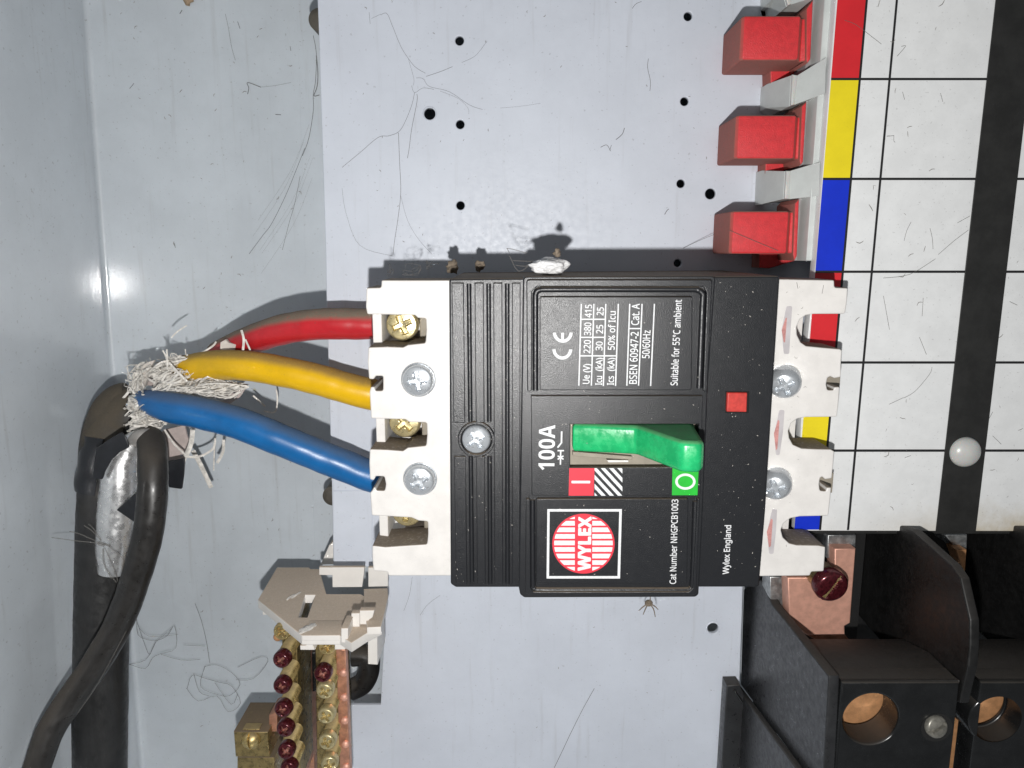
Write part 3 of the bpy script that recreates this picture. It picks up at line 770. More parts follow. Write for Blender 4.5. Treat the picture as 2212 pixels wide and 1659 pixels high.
# sloping clip tabs between the red shrouds
def clip_tab(tile, left, ridge_, right):
    """left/ridge/right: (top, bottom) points; left foot low, ridge under a highlight strip, sloping face up to the rail."""
    bm = bmesh.new()
    zs = (6, 18, 19, 26.2)
    L0 = [W(*tile(*q), 6) for q in left]
    R0 = [W(*tile(*q), 18) for q in ridge_[0]]; R1 = [W(*tile(*q), 19) for q in ridge_[1]]
    E0 = [W(*tile(*q), 26.2) for q in right]
    rowsv = []
    for pr_ in (L0, R0, R1, E0):
        rowsv.append([bm.verts.new(pr_[0]), bm.verts.new(pr_[1])])
    low = [[bm.verts.new((v.co.x, v.co.y, .1)) for v in rw] for rw in rowsv]
    for i in range(3):
        bm.faces.new((rowsv[i][0], rowsv[i][1], rowsv[i + 1][1], rowsv[i + 1][0]))
        for s in (0, 1): bm.faces.new((rowsv[i][s], rowsv[i + 1][s], low[i + 1][s], low[i][s]))
        bm.faces.new((low[i][0], low[i + 1][0], low[i + 1][1], low[i][1]))
    bm.faces.new((rowsv[0][0], low[0][0], low[0][1], rowsv[0][1])); bm.faces.new((rowsv[3][0], rowsv[3][1], low[3][1], low[3][0]))
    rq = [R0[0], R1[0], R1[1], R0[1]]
    me = finish(bm, 20)
    t_ = link('clip_tab', me, CARR, brd)
    link('clip_highlight', slab([[(q.x, q.y) for q in rq]], 18.3, 19.6, .3), NYLON, t_)  # separate pale strip stands in for the highlight along the ridge
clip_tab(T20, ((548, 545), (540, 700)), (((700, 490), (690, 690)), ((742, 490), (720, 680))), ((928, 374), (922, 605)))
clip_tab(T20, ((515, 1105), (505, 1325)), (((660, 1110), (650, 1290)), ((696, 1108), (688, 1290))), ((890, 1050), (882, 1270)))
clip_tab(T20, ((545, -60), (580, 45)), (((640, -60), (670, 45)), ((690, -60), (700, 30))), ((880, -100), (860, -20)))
# red shrouds: capped blocks with a flared foot and a lip against the carrier
def shroud(tile, front, side_l, foot, lip, label):
    fx = [W(*tile(*q), 22) for q in front]      # tl, tr, br, bl of the bright front face
    sh = thing('terminal_shroud', label, 'terminal shroud', W(*tile(*front[3]), 0), 'red terminal shrouds beside the label board')
    x0 = (fx[0].x + fx[3].x) / 2; x1 = (fx[1].x + fx[2].x) / 2; yt = (fx[0].y + fx[1].y) / 2; yb = (fx[2].y + fx[3].y) / 2
    pr_ = fillet([(x0, yb), (x1 + 2.4, yb), (x1 + 2.4, yt), (x0, yt)], 0)
    # profile across x and z: the front is flat, then sinks into a groove and climbs to the lip
    zl0 = side_l
    cap = slab_xz([fillet([(x0, zl0), (x0, 21), (x0 + .8, 22), (x1, 22), (x1 + 1.6, 19.6), (x1 + 3.0, 20.6), (x1 + 3.0, zl0)], .35, 3)], yb, yt, .7)
    link('cap', cap, REDSH, sh)
    # dust rounding on the upper corner: chamfer piece below the front
    ft = [W(*tile(*q), 8) for q in foot]
    link('foot', slab([[(q.x, q.y) for q in ft]], .2, 8, .4), REDSH, sh)
    lp = [W(*tile(*q), 21) for q in lip]
    link('lip', slab([[(q.x, q.y) for q in lp]], 6, 21.4, .35), REDSH, sh)
    return sh
shroud(T20, [(380, 100), (752, 100), (752, 388), (378, 388)], 3, [(565, 300), (830, 250), (822, 420), (610, 545), (570, 540)], [(800, 60), (842, 0), (826, 385), (806, 412), (798, 390)], 'red terminal shroud at the top beside the red label square')
shroud(T20, [(345, 745), (725, 745), (722, 1028), (342, 1028)], 3, [(540, 960), (780, 880), (770, 1068), (600, 1130), (535, 1125)], [(770, 690), (800, 660), (778, 1050), (762, 1072), (755, 1040)], 'red terminal shroud in the middle beside the yellow label square')
shroud(T20, [(312, 1368), (680, 1368), (672, 1645), (306, 1645)], 3, [(500, 1560), (740, 1500), (730, 1690), (560, 1740), (495, 1735)], [(725, 1320), (752, 1290), (738, 1660), (722, 1690), (712, 1650)], 'lowest red terminal shroud beside the blue label square above the breaker')

# ================================================================== WIRES AND SUPPLY CABLE
def P4(tile, x, y, z, ru): 
    p = W(*tile(x, y), z); return (p.x, p.y, p.z, ru * mmu(z))
def cable(name, pts, m_, seg=28):
    return tube([P4(*p) for p in pts], 1, seg=seg, n=8, wob=.035)
cy = tag(link('yellow_wire', cable('y', [(T01, 1130, 745, -4, 26), (T01, 1230, 725, 3, 29), (T01, 1400, 706, 10, 32), (T01, 1600, 712, 16, 32.5), (T01, 1850, 752, 18, 33), (T01, 2080, 806, 18, 33.5), (T11, 20, 852, 18, 34), (T11, 170, 890, 18, 34), (T11, 330, 925, 18, 33)], CYEL), CYEL), 'yellow insulated wire entering the breaker between the red and the blue', 'wire', 'insulated wires of the supply cable')
cr = tag(link('red_wire', cable('r', [(T01, 1420, 640, -6, 29), (T01, 1520, 590, 0, 30), (T01, 1640, 540, 7, 31), (T01, 1800, 485, 13, 32), (T01, 1980, 450, 16, 33), (T01, 2150, 438, 17, 33.5), (T11, 100, 440, 17, 33.5), (T11, 214, 441, 17, 33)], CRED), CRED), 'red insulated wire curving up into the top terminal of the breaker', 'wire', 'insulated wires of the supply cable')
cb = tag(link('blue_wire', cable('b', [(T01, 930, 930, 6, 22), (T01, 1000, 955, 11, 28), (T01, 1120, 985, 15, 33), (T01, 1300, 1018, 18, 34.5), (T01, 1550, 1085, 20, 35), (T01, 1800, 1185, 20, 35), (T01, 2010, 1270, 19, 35), (T11, -10, 1346, 18, 35), (T11, 180, 1424, 17.5, 35), (T11, 330, 1470, 17.5, 34)], CBLU), CBLU), 'blue insulated wire running down to the lowest breaker terminal', 'wire', 'insulated wires of the supply cable')

sup = thing('supply_cable', 'thick black supply cable cut open with foil and white fibre filler at its end', 'cable', W(215, 1500, ZB))
sh_path = [(T02, 650, 1780, 18, 59), (T02, 650, 1400, 16, 59), (T02, 655, 900, 13, 58), (T02, 665, 400, 10, 57), (T02, 680, 0, 8, 57), (T01, 690, 1450, 6, 57), (T01, 700, 1250, 3, 56), (T01, 735, 1080, 0, 54), (T01, 790, 970, -3, 48), (T01, 860, 930, -4, 40)]
link('sheath', tube([P4(*p) for p in sh_path], 1, seg=32, n=8, wob=.03), SHEATH, sup)
# outer sleeve peeled back, open toward the viewer
sl_path = [(T01, 700, 1515, 6.5, 63), (T01, 712, 1380, 5.5, 62), (T01, 728, 1230, 3, 62), (T01, 775, 1090, 0, 58), (T01, 850, 985, -2, 48), (T01, 905, 930, -3, 38)]
link('outer_sleeve', tube([P4(*p) for p in sl_path], 1, seg=28, n=8, arc=(R(-205), R(38)), thick=.9, wob=.06), SHEATH, sup)
# tape flaps
link('tape_wrap', tube([P4(*p) for p in ((T01, 700, 1512, 6.5, 65.5), (T01, 706, 1430, 6, 65), (T01, 718, 1320, 5, 64), (T01, 745, 1200, 3, 62))], 1, seg=28, n=6, arc=(R(-215), R(5)), thick=.8, wob=.05), TAPE, sup)
link('tape_flap', slab([fillet([W2(*T01(*q), 7) for q in ((1085, 1330), (1195, 1310), (1190, 1420), (1178, 1512), (1092, 1500))], .6, 3)], 6.2, 7, .2), TAPE, sup)
link('tape_flap', slab([fillet([W2(*T01(*q), 20.5) for q in ((618, 1250), (700, 1192), (790, 1140), (815, 1175), (838, 1238), (775, 1272), (722, 1325), (682, 1392), (662, 1450), (600, 1440), (610, 1330))], .8, 3)], 19.9, 20.5, .2), TAPE, sup)
# foil core
fo_path = [(T02, 742, 380, 15, 34), (T02, 745, 200, 15, 39), (T01, 765, 1620, 14, 41), (T01, 780, 1450, 13, 40.5), (T01, 800, 1330, 12, 36), (T01, 850, 1230, 10.5, 27), (T01, 930, 1170, 8, 20)]
link('foil_core', tube([P4(*p) for p in fo_path], 1, seg=32, n=10, wob=.05), FOIL, sup)
link('silver_cap', tube([P4(*p) for p in ((T01, 845, 1205, 14, 10), (T01, 900, 1185, 15, 19), (T01, 960, 1165, 14, 17), (T01, 1030, 1150, 11, 8))], 1, seg=20, n=6, flat=.6), SILV, sup)
link('tape_band', slab([[W2(*q, 22) for q in (T01(742, 1655), T01(900, 1505), T02(905, 30), T02(862, 78))]], 17, 21, .4), TAPE, sup)
# fibres and paper at the end of the sheath
fb = bmesh.new(); pb = bmesh.new(); rf = random.Random(3)
def strand(bm, tile, pts, z, r_, n=4, flat=1.0):
    tube_bm(bm, [(*W(*tile(*p[:2]), p[2] if len(p) > 2 else z), r_) for p in pts], r_, seg=5, n=n, flat=flat)
cl = [((880, 800), (960, 700), 4), ((870, 900), (900, 760), 6), ((960, 800), (1100, 700), 6), ((1000, 860), (1200, 760), 8), ((1080, 700), (1200, 680), 4), ((1120, 880), (1300, 850), 9), ((1220, 860), (1480, 850), 10), ((1250, 880), (1560, 850), 10),
      ((850, 1000), (950, 930), 10), ((860, 1060), (960, 1000), 10), ((830, 1110), (1000, 1050), 8), ((900, 1080), (1080, 1060), 8)]
for (a, b_, z) in cl:
    for i in range(46):
        j = lambda s: rf.gauss(0, s)
        t0, t1 = rf.uniform(0, .5), rf.uniform(.5, 1.05)
        pa = (a[0] + (b_[0] - a[0]) * t0 + j(22), a[1] + (b_[1] - a[1]) * t0 + j(17), z + j(2)); pc = (a[0] + (b_[0] - a[0]) * t1 + j(26), a[1] + (b_[1] - a[1]) * t1 + j(20), z + j(2.2))
        pm = ((pa[0] + pc[0]) / 2 + j(34), (pa[1] + pc[1]) / 2 + j(28), z + j(1.8) + 1)
        pq = (pc[0] + j(26), pc[1] + j(20), pc[2] - abs(j(1.5)))
        strand(fb, T01, [pa, pm, pc, pq], z, rf.choice((.1, .13, .17, .24, .38)), 4, rf.uniform(.25, .8))
for pts, z, r_ in (([(1105, 690), (1250, 655), (1370, 590), (1400, 555)], 8, .3), ([(690, 1030), (720, 985), (800, 920), (868, 835)], 3, .42), ([(1085, 730), (1080, 660), (1055, 612)], 9, .3), ([(1085, 735), (1085, 660), (1080, 605)], 10, .3), ([(1095, 690), (1150, 750), (1215, 815)], 12, .4),
                   ([(1250, 1125), (1240, 1210), (1205, 1300)], 6, .85), ([(1205, 1300), (1180, 1345), (1110, 1355)], 2, .5), ([(1210, 1300), (1290, 1300), (1380, 1250), (1395, 1180)], 0, .4), ([(1065, 1125), (1130, 1220), (1215, 1300)], 6, .35), ([(1250, 1260), (1300, 1350), (1370, 1500)], -10, .9), ([(1450, 1190), (1445, 1270), (1408, 1340)], -4, .55), ([(1395, 1170), (1388, 1290), (1385, 1390)], -6, .25),
                   ([(1565, 480), (1580, 540), (1575, 610)], 14, .4), ([(1590, 540), (1622, 610)], 14, .3), ([(1480, 865), (1560, 855), (1615, 845)], 10, .3), ([(1790, 865), (1798, 930), (1782, 1010), (1712, 1005)], -12, .3), ([(1640, 905), (1720, 975)], -12, .35), ([(1110, 530), (1150, 490), (1210, 450)], 2, .25), ([(1360, 900), (1365, 940)], 10, .4)):
    strand(fb, T01, [(x, y, z) for x, y in pts], z, r_, 5, .6)
for k, (x, y, z, rx, ry, rz) in enumerate(((935, 770, 4, 11, 7, 30), (1060, 770, 5, 17, 11, -10), (1160, 830, 7, 14, 9, 5), (1300, 852, 8, 20, 7, 0), (1450, 852, 9, 17, 6, 4), (905, 1045, 9, 12, 9, 40), (865, 970, 6, 9, 11, 20), (975, 1085, 8, 15, 6, 10))):
    c = W(*T01(x, y), z); bm = bmesh.new(); bmesh.ops.create_icosphere(bm, subdivisions=4, radius=1)
    ca, sa = math.cos(R(rz)), math.sin(R(rz)); kx, ky = rx * .155, ry * .155
    for v in bm.verts:
        d = v.co.copy(); n_ = 1 + .35 * mnoise.noise(d * 1.6 + Vector((k * 3, 0, 0))) + .22 * mnoise.noise(Vector((d.x * 2, d.y * 9, d.z * 9)) + Vector((k, 5, 0)))
        px_, py_ = d.x * kx * n_ * 1.3, d.y * ky * n_ * 1.2
        v.co = c + Vector((px_ * ca - py_ * sa, px_ * sa + py_ * ca, d.z * 2.2 * n_))
    link('matted_filler', finish(bm, 180), FIBRE, sup)
link('fibre_filler', finish(fb, 60), FIBRE, sup, kind='stuff')
def rag(pts, z, th, m_, name, seed):
    rr = random.Random(seed)
    me = slab([[W2(*T01(x + rr.uniform(-8, 8), y + rr.uniform(-8, 8)), z) for x, y in pts]], z - th, z, .15)
    for v in me.vertices: v.co.z += 1.4 * mnoise.noise(v.co * .3 + Vector((seed, 0, 0)))
    return link(name, me, m_, sup)
rag([(885, 800), (905, 730), (950, 690), (1000, 670), (985, 720), (955, 790), (925, 860), (880, 900), (850, 935), (855, 880)], 6.5, 2, PAPER, 'paper_wrap', 1)
rag([(1225, 810), (1330, 800), (1450, 815), (1600, 840), (1500, 875), (1400, 890), (1290, 895), (1215, 880)], 6, 2, PAPER, 'paper_wrap', 2)
rag([(1370, 900), (1500, 880), (1600, 850), (1560, 910), (1480, 972), (1400, 930)], 1, 1, PINKP, 'paper_wrap', 3)
rag([(855, 1000), (930, 950), (960, 1000), (1010, 1040), (1060, 1080), (1010, 1120), (900, 1140), (830, 1160), (810, 1110)], 2.5, 2, PAPER, 'paper_wrap', 4)
rag([(1010, 1160), (1060, 1120), (1190, 1090), (1215, 1160), (1230, 1240), (1200, 1310), (1100, 1340), (1070, 1300), (1050, 1240)], -3, 1.4, PINKP, 'paper_wrap', 5)
rag([(1420, 555), (1460, 545), (1490, 560), (1530, 570), (1520, 605), (1470, 610), (1418, 608)], 9, 1.5, PAPER, 'paper_wrap', 6)
rag([(930, 760), (1010, 700), (1100, 690), (1190, 720), (1220, 800), (1150, 850), (1040, 850), (960, 840)], 2, 3, PINKP, 'paper_wrap', 8)

tn_path = [(T01, 950, 1150, 4, 20), (T01, 975, 1190, 12, 28), (T01, 988, 1300, 20, 31.5), (T01, 990, 1450, 24, 32), (T01, 980, 1640, 26, 32), (T02, 950, 180, 27, 32), (T02, 880, 430, 28, 32), (T02, 770, 720, 29, 32), (T02, 610, 1000, 32, 32), (T02, 440, 1240, 36, 32), (T02, 320, 1430, 40, 31), (T02, 240, 1660, 44, 31), (T02, 200, 1800, 47, 31)]
tag(link('black_earth_cable', tube([P4(*p) for p in tn_path], 1, seg=30, n=8, wob=.04), RUBBER), 'thin black cable crossing over the thick black cable at lower left', 'cable')

# ================================================================== NEUTRAL BAR, ITS IVORY BRACKET AND LUG
YB = W(*C1(1100, 1372), 44).y
def by(*pts): return [(lambda q: (q.x, q.z))(WY(*C1(*p), YB)) for p in pts]
br = thing('terminal_bracket', 'ivory plastic bracket with dusty top holding the brass bars below the breaker', 'bracket', W(*C1(1100, 900), 0))
hood = by((480, 382), (950, 382), (965, 405), (1095, 405), (1200, 770), (1700, 770), (1990, 960), (2030, 1000), (2000, 1230), (1780, 1340), (1560, 1480), (1390, 1372), (840, 1372), (205, 850))
hole_ = by((890, 780), (1040, 780), (920, 1110), (790, 1108))
link('dusty_shelf', slab_xz([hood, hole_], YB - 3.0, YB, .2), BRKT, br)
# white upright faces that look at the viewer
def bface(pts, z, d, name='upright', bev=.25):
    if z is None:          # stands on the shelf: take the depth of the shelf under its lower edge
        vb = max(p[1] for p in pts); xb = sum(p[0] for p in pts) / len(pts)
        z = WY(*C1(xb, vb), YB).z
    return link(name, slab([at(C1, pts, z)], z - d, z, bev), BRKT, br)
bface([(838, 1372), (1392, 1370), (1390, 1452), (850, 1452)], 44.3, 9, 'front_lip')
bface([(815, 1520), (905, 1515), (905, 1462), (985, 1480), (1030, 1585), (818, 1585)], 41, 6, 'bar_seat')
bface([(1318, 1472), (1395, 1470), (1440, 1450), (1505, 1500), (1470, 1578), (1318, 1580)], 42, 6, 'bar_seat')
bface([(1412, 1268), (1512, 1268), (1512, 1480), (1412, 1480)], 46, 8)
bface([(1560, 1050), (1680, 1050), (1680, 1250), (1560, 1250)], None, 2.5)
bface([(1682, 1010), (1895, 1008), (1870, 1110), (1815, 1150), (1790, 1250), (1778, 1215), (1682, 1215)], None, 2.5)
bface([(1505, 1475), (1620, 1470), (1735, 1405), (1745, 1470), (1640, 1560), (1480, 1562)], 34, 8)
bface([(1800, 1262), (1935, 1262), (1942, 1800), (1800, 1790)], 30, 14)
bface([(1092, 382), (1750, 382), (1740, 500), (1715, 672), (1285, 675), (1283, 500), (1092, 497)], None, 1.6, 'back_plate')
bface([(1805, 385), (2092, 385), (2092, 675), (1805, 675)], None, 1.6, 'back_plate')
# dusty ledge to the right of the hood
Y2 = W(*C1(1900, 1000), 30).y
def by2(*pts): return [(lambda q: (q.x, q.z))(WY(*C1(*p), W(*C1(1900, 690), 18).y)) for p in pts]
link('ledge', slab_xz([by2((1740, 690), (2090, 678), (2095, 800), (2050, 1010), (1990, 1240), (1790, 1250), (1745, 960))], W(*C1(1900, 690), 18).y - 2.5, W(*C1(1900, 690), 18).y - .1, .2), BRKT, br)
link('side_tab', slab([at(C1, [(268, 1015), (330, 1018), (385, 1075), (275, 1075)], 10)], 6, 10, .2), BRKT, br)
link('back_gusset', slab([at(C1, [(1240, 60), (1300, 10), (1300, 340), (1110, 350)], -8)], -26, -8, .3), BRKT, br)
for k, (x, y, rx) in enumerate(((930, 1270, 110), (760, 790, 45), (680, 820, 35))):
    q = WY(*C1(x, y), YB)
    bm = bmesh.new(); bmesh.ops.create_icosphere(bm, subdivisions=3, radius=1)
    for v in bm.verts: v.co = Vector((q.x + v.co.x * rx * .14 * mmu(20), YB + .05 + v.co.y * .35, q.z + v.co.z * rx * .17 * mmu(20) + v.co.x * -2)) * 1 + v.co * .5 * mnoise.noise(v.co * 2.3 + Vector((k, 0, 0)))
    link('bare_patch', finish(bm, 60), FIBRE, br)

bars_ = thing('neutral_bar', 'left brass terminal bar with a row of dark red screw heads', 'terminal bar', W(*C4(700, 1000), 6), 'brass terminal bars')
def bx(tile, x0, x1, y0, y1, z0, z1, m_, name, par, bev=.3):
    a, b_ = W(*tile(x0, y0), z1), W(*tile(x1, y1), z1)
    return link(name, box(a.x, b_.x, b_.y, a.y, z0, z1, bev), m_, par)
def bxs(tile, pts, z0, z1, m_, name, par, bev=.3): return link(name, slab([at(tile, pts, z1)], z0, z1, bev), m_, par)
bxs(C4, [(640, 60), (800, 60), (850, 1800), (660, 1800)], 8, 24, BRASSD, 'bar_body', bars_)
bxs(C4, [(790, 250), (835, 250), (880, 1800), (838, 1800)], 2, 20, COPPER, 'bar_edge', bars_)
HD = screw_head(20.5 * mmu(36), 2.6, .4, 'cross', .27, 1.9, seg=64, rings=24, rim=.2)
def bar_screw(par, tile, x, y, rz, zhead, headm, sh=6.5, tilt=(0, 0)):
    p = W(*tile(x, y), zhead)
    rv = random.Random(int(x * 7 + y))
    hd = put('screw', HD, headm, par, p.x, p.y, zhead - 2.4 + rv.uniform(-.9, .6), R(rz), tilt=(R(rv.uniform(-9, 9)), R(rv.uniform(-9, 9))))
    me = thread(18 * mmu(36), zhead - 2.4 - sh, zhead - 2.38)
    link('screw_thread', me, BRASS, par, None).location.x += p.x * S
    o = COL.objects[-1]; o.location.y += p.y * S
for k, (x, y, rz) in enumerate(((640, 480, 40), (640, 765, 12), (655, 1030, 20), (672, 1248, 35), (682, 1490, 50), (705, 1690, 15))):
    bar_screw(bars_, C4, x, y, rz, 36, LACQ, 9)
bar_screw(bars_, C4, 635, 185, 40, 35, BRASS, 10)
p = W(*C4(555, 285), 24); r_ = 52 * .196 * mmu(24)
link('bar_end', lathe([(r_ * math.cos(R(a)), 20 + r_ * math.sin(R(a))) for a in range(-40, 90, 10)] + [(0, 20 + r_)], 24, p.x, p.y), COPPERO, bars_)
bar2 = thing('neutral_bar', 'right copper terminal bar with mostly plain brass screw heads', 'terminal bar', W(*C4(1200, 1000), 6), 'brass terminal bars')
bxs(C4, [(1010, 300), (1240, 300), (1290, 1800), (1030, 1800)], 8, 26, BRASSD, 'bar_body', bar2)
bxs(C4, [(1235, 350), (1342, 360), (1395, 1800), (1285, 1800)], 26.5, 30, COPPER, 'bar_edge', bar2)
for (x, y, rz, m_) in ((1130, 330, 20, BRASS), (1088, 640, 25, LACQ), (1112, 815, 30, BRASSP), (1126, 1095, 28, BRASSP), (1140, 1375, 20, BRASSP), (1150, 1635, 10, BRASSP)):
    bar_screw(bar2, C4, x, y, rz, 38, m_, 9)
GLINT = lathe([(1.25, -.1), (1.2, .45), (.85, .85), (.4, 1.0), (0, 1.02)], 16)
for y in (615, 885, 1140, 1400, 1650):
    q = W(*C4(1300 + y * .03, y), 30.2)
    put('rivet', GLINT, COPPERP, bar2, q.x, q.y, 30.0)  # bright copper dome standing in for the highlight in each hole
bxs(C4, [(860, 900), (985, 900), (1000, 1800), (875, 1800)], -6, -1, COPPER, 'back_strip', bar2)
bxs(C4, [(862, 400), (1010, 390), (1010, 820), (870, 830)], -6, 6, BLACKS, 'spacer', bar2)
for y in (1020, 1230, 1470):
    q = W(*C4(925, y), -.9); link('strip_slot', box(q.x - 1.6, q.x + 1.6, q.y - 4.5, q.y + 4.5, -1, -.6, .1), COPPERO, bar2)
# brass lug
lug = thing('brass_lug', 'square brass lug with slotted screw beside the left terminal bar', 'lug', W(*C4(320, 1400), 0))
ly = WY(*C4(400, 1075), W(*C4(400, 1262), 18).y)
Yl = W(*C4(300, 1262), 18).y
xa, xb = W(*C4(112, 1300), 18).x, W(*C4(492, 1300), 18).x
link('lug_block', box(xa, xb, W(*C4(300, 1540), 18).y, Yl, 1, 18, .5), BRASSD, lug)
link('lug_tab', box(W(*C4(205, 1300), 18).x, W(*C4(385, 1300), 18).x, Yl - .4, Yl + .35, 13.5, 17, .2), BRASS, lug)
link('lug_base', slab([at(C4, [(150, 1545), (560, 1545), (560, 1800), (150, 1800)], 8)], -8, 8, .4), BRASSD, lug)
link('lug_strap', slab([at(C4, [(500, 1080), (590, 1040), (590, 1260), (500, 1265)], 14)], 4, 14, .3), COPPER, lug)
SL = screw_head(21.5 * mmu(20), 1.0, 1.7, 'slot', .15, 1.0, seg=56, rings=20)
p = W(*C4(290, 1385), 19.5); put('lug_screw', SL, BRASS, lug, p.x, p.y, 17.9, R(98))
# dark cable loop seen in the notch behind the bracket
q = [(1420, 420), (1560, 430), (1600, 560), (1540, 720), (1400, 800)]
tag(link('cable_loop', tube([(*W(*C4(x, y), -14), 25 * mmu(-14)) for x, y in q], 1, seg=20, n=6), RUBBER), 'short loop of black cable in the notch behind the ivory bracket', 'cable')
pa = W(*T12(150, 1080), -20)

# ================================================================== MAIN SWITCH at lower right
sw = thing('main_switch', 'black moulded main switch with copper terminals and round cable openings', 'main switch', W(1950, 1550, 0))
ZF = 65.0
X1 = W(*T22(947, 1200), ZF).x
def sy(tile, x, *pts): return [(lambda q: (q.y, q.z))(WX(*tile(*p), x)) for p in pts]
lw = sy(T22, X1, (505, 440), (580, 600), (690, 735), (945, 1060), (945, 1110), (912, 1700), (800, 1700), (375, 1120), (388, 700), (395, 500))
link('side_wall', slab_yz([lw], X1, X1 + 3.0, .5), MCH, sw)
# skirt below the side wall
skx = X1 - .4
sk = sy(T22, skx, (380, 1128), (800, 1680), (790, 1760), (330, 1760), (330, 1128))
link('wall_flange', slab_yz([sk], skx - 2.2, skx - .01, .5), MCH, sw)
link('base_skirt', slab([at(T22, [(286, 1124), (372, 1122), (430, 1250), (620, 1500), (740, 1760), (245, 1760)], 6)], .05, 6, .5), MCH, sw)
link('base_groove', tube([(*W(*T22(x, y), 6.0), .45) for x, y in ((330, 1150), (400, 1250), (470, 1330), (560, 1460))], .4, seg=8, n=4), BLACKS, sw)
link('base_plate', box(X1 + 3.05, X1 + 120, W(*T22(1200, 1104), ZF).y - 60, W(*T22(1000, 130), 2).y + 12, .06, 1.9), BARR, sw)
def pole(dx, first):
    x0 = X1 + 3.0 + dx; x1 = X1 + 34.6 + dx
    # front block, profile in y and z, with the bore cut in its face
    yf = WX(*T22(950, 1100), X1).y if False else W(*T22(1200, 1104), ZF).y
    yd = W(*T22(960, 868), 40).y
    fz = [(yf - 60, 4), (yf - 60, 53.9), (yf - .2, 53.9), (yd - 1, 40), (yd - 1, 4)]
    bc_ = W(*T22(1222, 1345), ZF); bxc = bc_.x + dx * .91; rr = 65.5 * mmu(ZF)
    a, b_ = x0 + .05, x1 - .05
    front = slab([[(a, yf - 60), (b_, yf - 60), (b_, yf), (a, yf)], circ((bxc, bc_.y), rr, 56)], 57.5, ZF, .7, 3)
    link('front_face', front, BLACKS, sw)
    link('bore', lathe([(rr * .995, 64.2), (rr * .985, 57.6), (rr * .98, 56.6), (rr * 1.02, 56.6)], 56, bxc, bc_.y), BLACKS, sw)
    # the sloping top, from the front edge back to the copper
    top = slab_yz([[(yf - .02, 54.9), (yf, ZF - .5), (yf + .2, ZF - .6), (yd, 41), (yd, 36), (yf, 50)]], a, b_, .2)
    link('sloping_top', top, BARR, sw)
    # copper seen through the bore
    cxr = W(*T22(1252, 1250), 50).x + dx
    link('copper_stem', box(a + .5, cxr, yf - 48, yf - 1.5, 48, 54.5, .2), COPPERO, sw)
    link('bore_back', box(cxr + .02, b_, yf - 48, yf - 3, 42, 47), BLACKS, sw)
    # copper terminal with a lacquered slotted screw, and steel strap behind it
    z_ = 26
    cu = [(680, 425), (985, 425), (985, 238), (1122, 238), (1086, 720), (1050, 740), (1052, 795), (806, 800), (690, 700)]
    sh_ = lambda pts, z: [(p[0] + dx, p[1]) for p in at(T22, pts, z)]
    if not first: cu = [(1772, 245), (1842, 245), (1832, 395), (1800, 330)]
    sh_ = (lambda pts, z: at(T22, pts, z)) if not first else sh_
    link('copper_terminal', slab([sh_(cu, z_)], z_ - 6, z_, .4), COPPERP if first else COPPERO, sw)
    if not first:
        link('steel_strap', slab([sh_([(1700, 148), (1845, 148), (1842, 244), (1772, 244)], 22)], 10, 22, .3), ZINCD, sw); return
    ch = slab([sh_([(806, 798), (1052, 794), (1110, 868), (1000, 868), (900, 850)], z_ - .5)], z_ - 14, z_ - .5, .3)
    link('copper_foot', ch, COPPER, sw)
    link('steel_strap', slab([sh_([(566, 420), (690, 420), (690, 700), (650, 660), (566, 560)], 18)], 10, 18, .3), ZINCD, sw)
    link('steel_strap', slab([sh_([(942, 150), (1124, 150), (1122, 240), (985, 240), (960, 300), (935, 300)], 22)], 10, 22, .3), ZINCD, sw)
    q = W(*T22(968, 482), 35)
    TSW = screw_head(39 * mmu(35), 3.2, .5, 'slot', .17, 1.0, seg=48, rings=16, rim=.2)
    put('terminal_screw', TSW, LACQ, sw, q.x + dx, q.y, 32.0, R(58), tilt=(R(6), R(-6)))
    link('slot_dust', box(-4.2, 4.2, -.55, .55, 0, .3, .1), BRASS, sw, loc=(q.x + dx, q.y, 34.85)).rotation_euler = (0, 0, R(58))
    link('screw_collar', lathe([(0, 32.0), (4.3, 32.0), (4.3, 26.1), (0, 26.1)], 24, q.x + dx, q.y), BRASSD, sw)
    # walls of the pocket
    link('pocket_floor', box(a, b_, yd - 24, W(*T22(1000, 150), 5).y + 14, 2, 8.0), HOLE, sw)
pole(0, True); pole(36.8, False)
# barriers between the poles
X2 = W(*T22(1858, 800), 66).x
def barrier(X, dx):
    o_ = sy(T22, X2, (1140, 60), (1365, 75), (1490, 112), (1742, 340), (1800, 425), (1862, 700), (1862, 860), (1850, 1000), (1795, 1240), (1520, 1110), (1110, 640), (1125, 150))
    link('barrier', slab_yz([fillet(o_, 1.0, 3)], X2 + dx, X2 + dx + 2.6, .5), BARR, sw)
barrier(X2, 0); barrier(X2, 34.9)
# plugged fixing screw between the bores
q = W(*T22(1612, 1360), 63.5)
PLUG = screw_head(26 * mmu(62), 1.2, .8, 'slot', .22, 1.0, seg=40, rings=14)
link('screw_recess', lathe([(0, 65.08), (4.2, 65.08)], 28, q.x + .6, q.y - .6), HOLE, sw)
put('front_screw', PLUG, GREYS, sw, q.x, q.y, 65.1, R(25), tilt=(R(-8), R(12)))

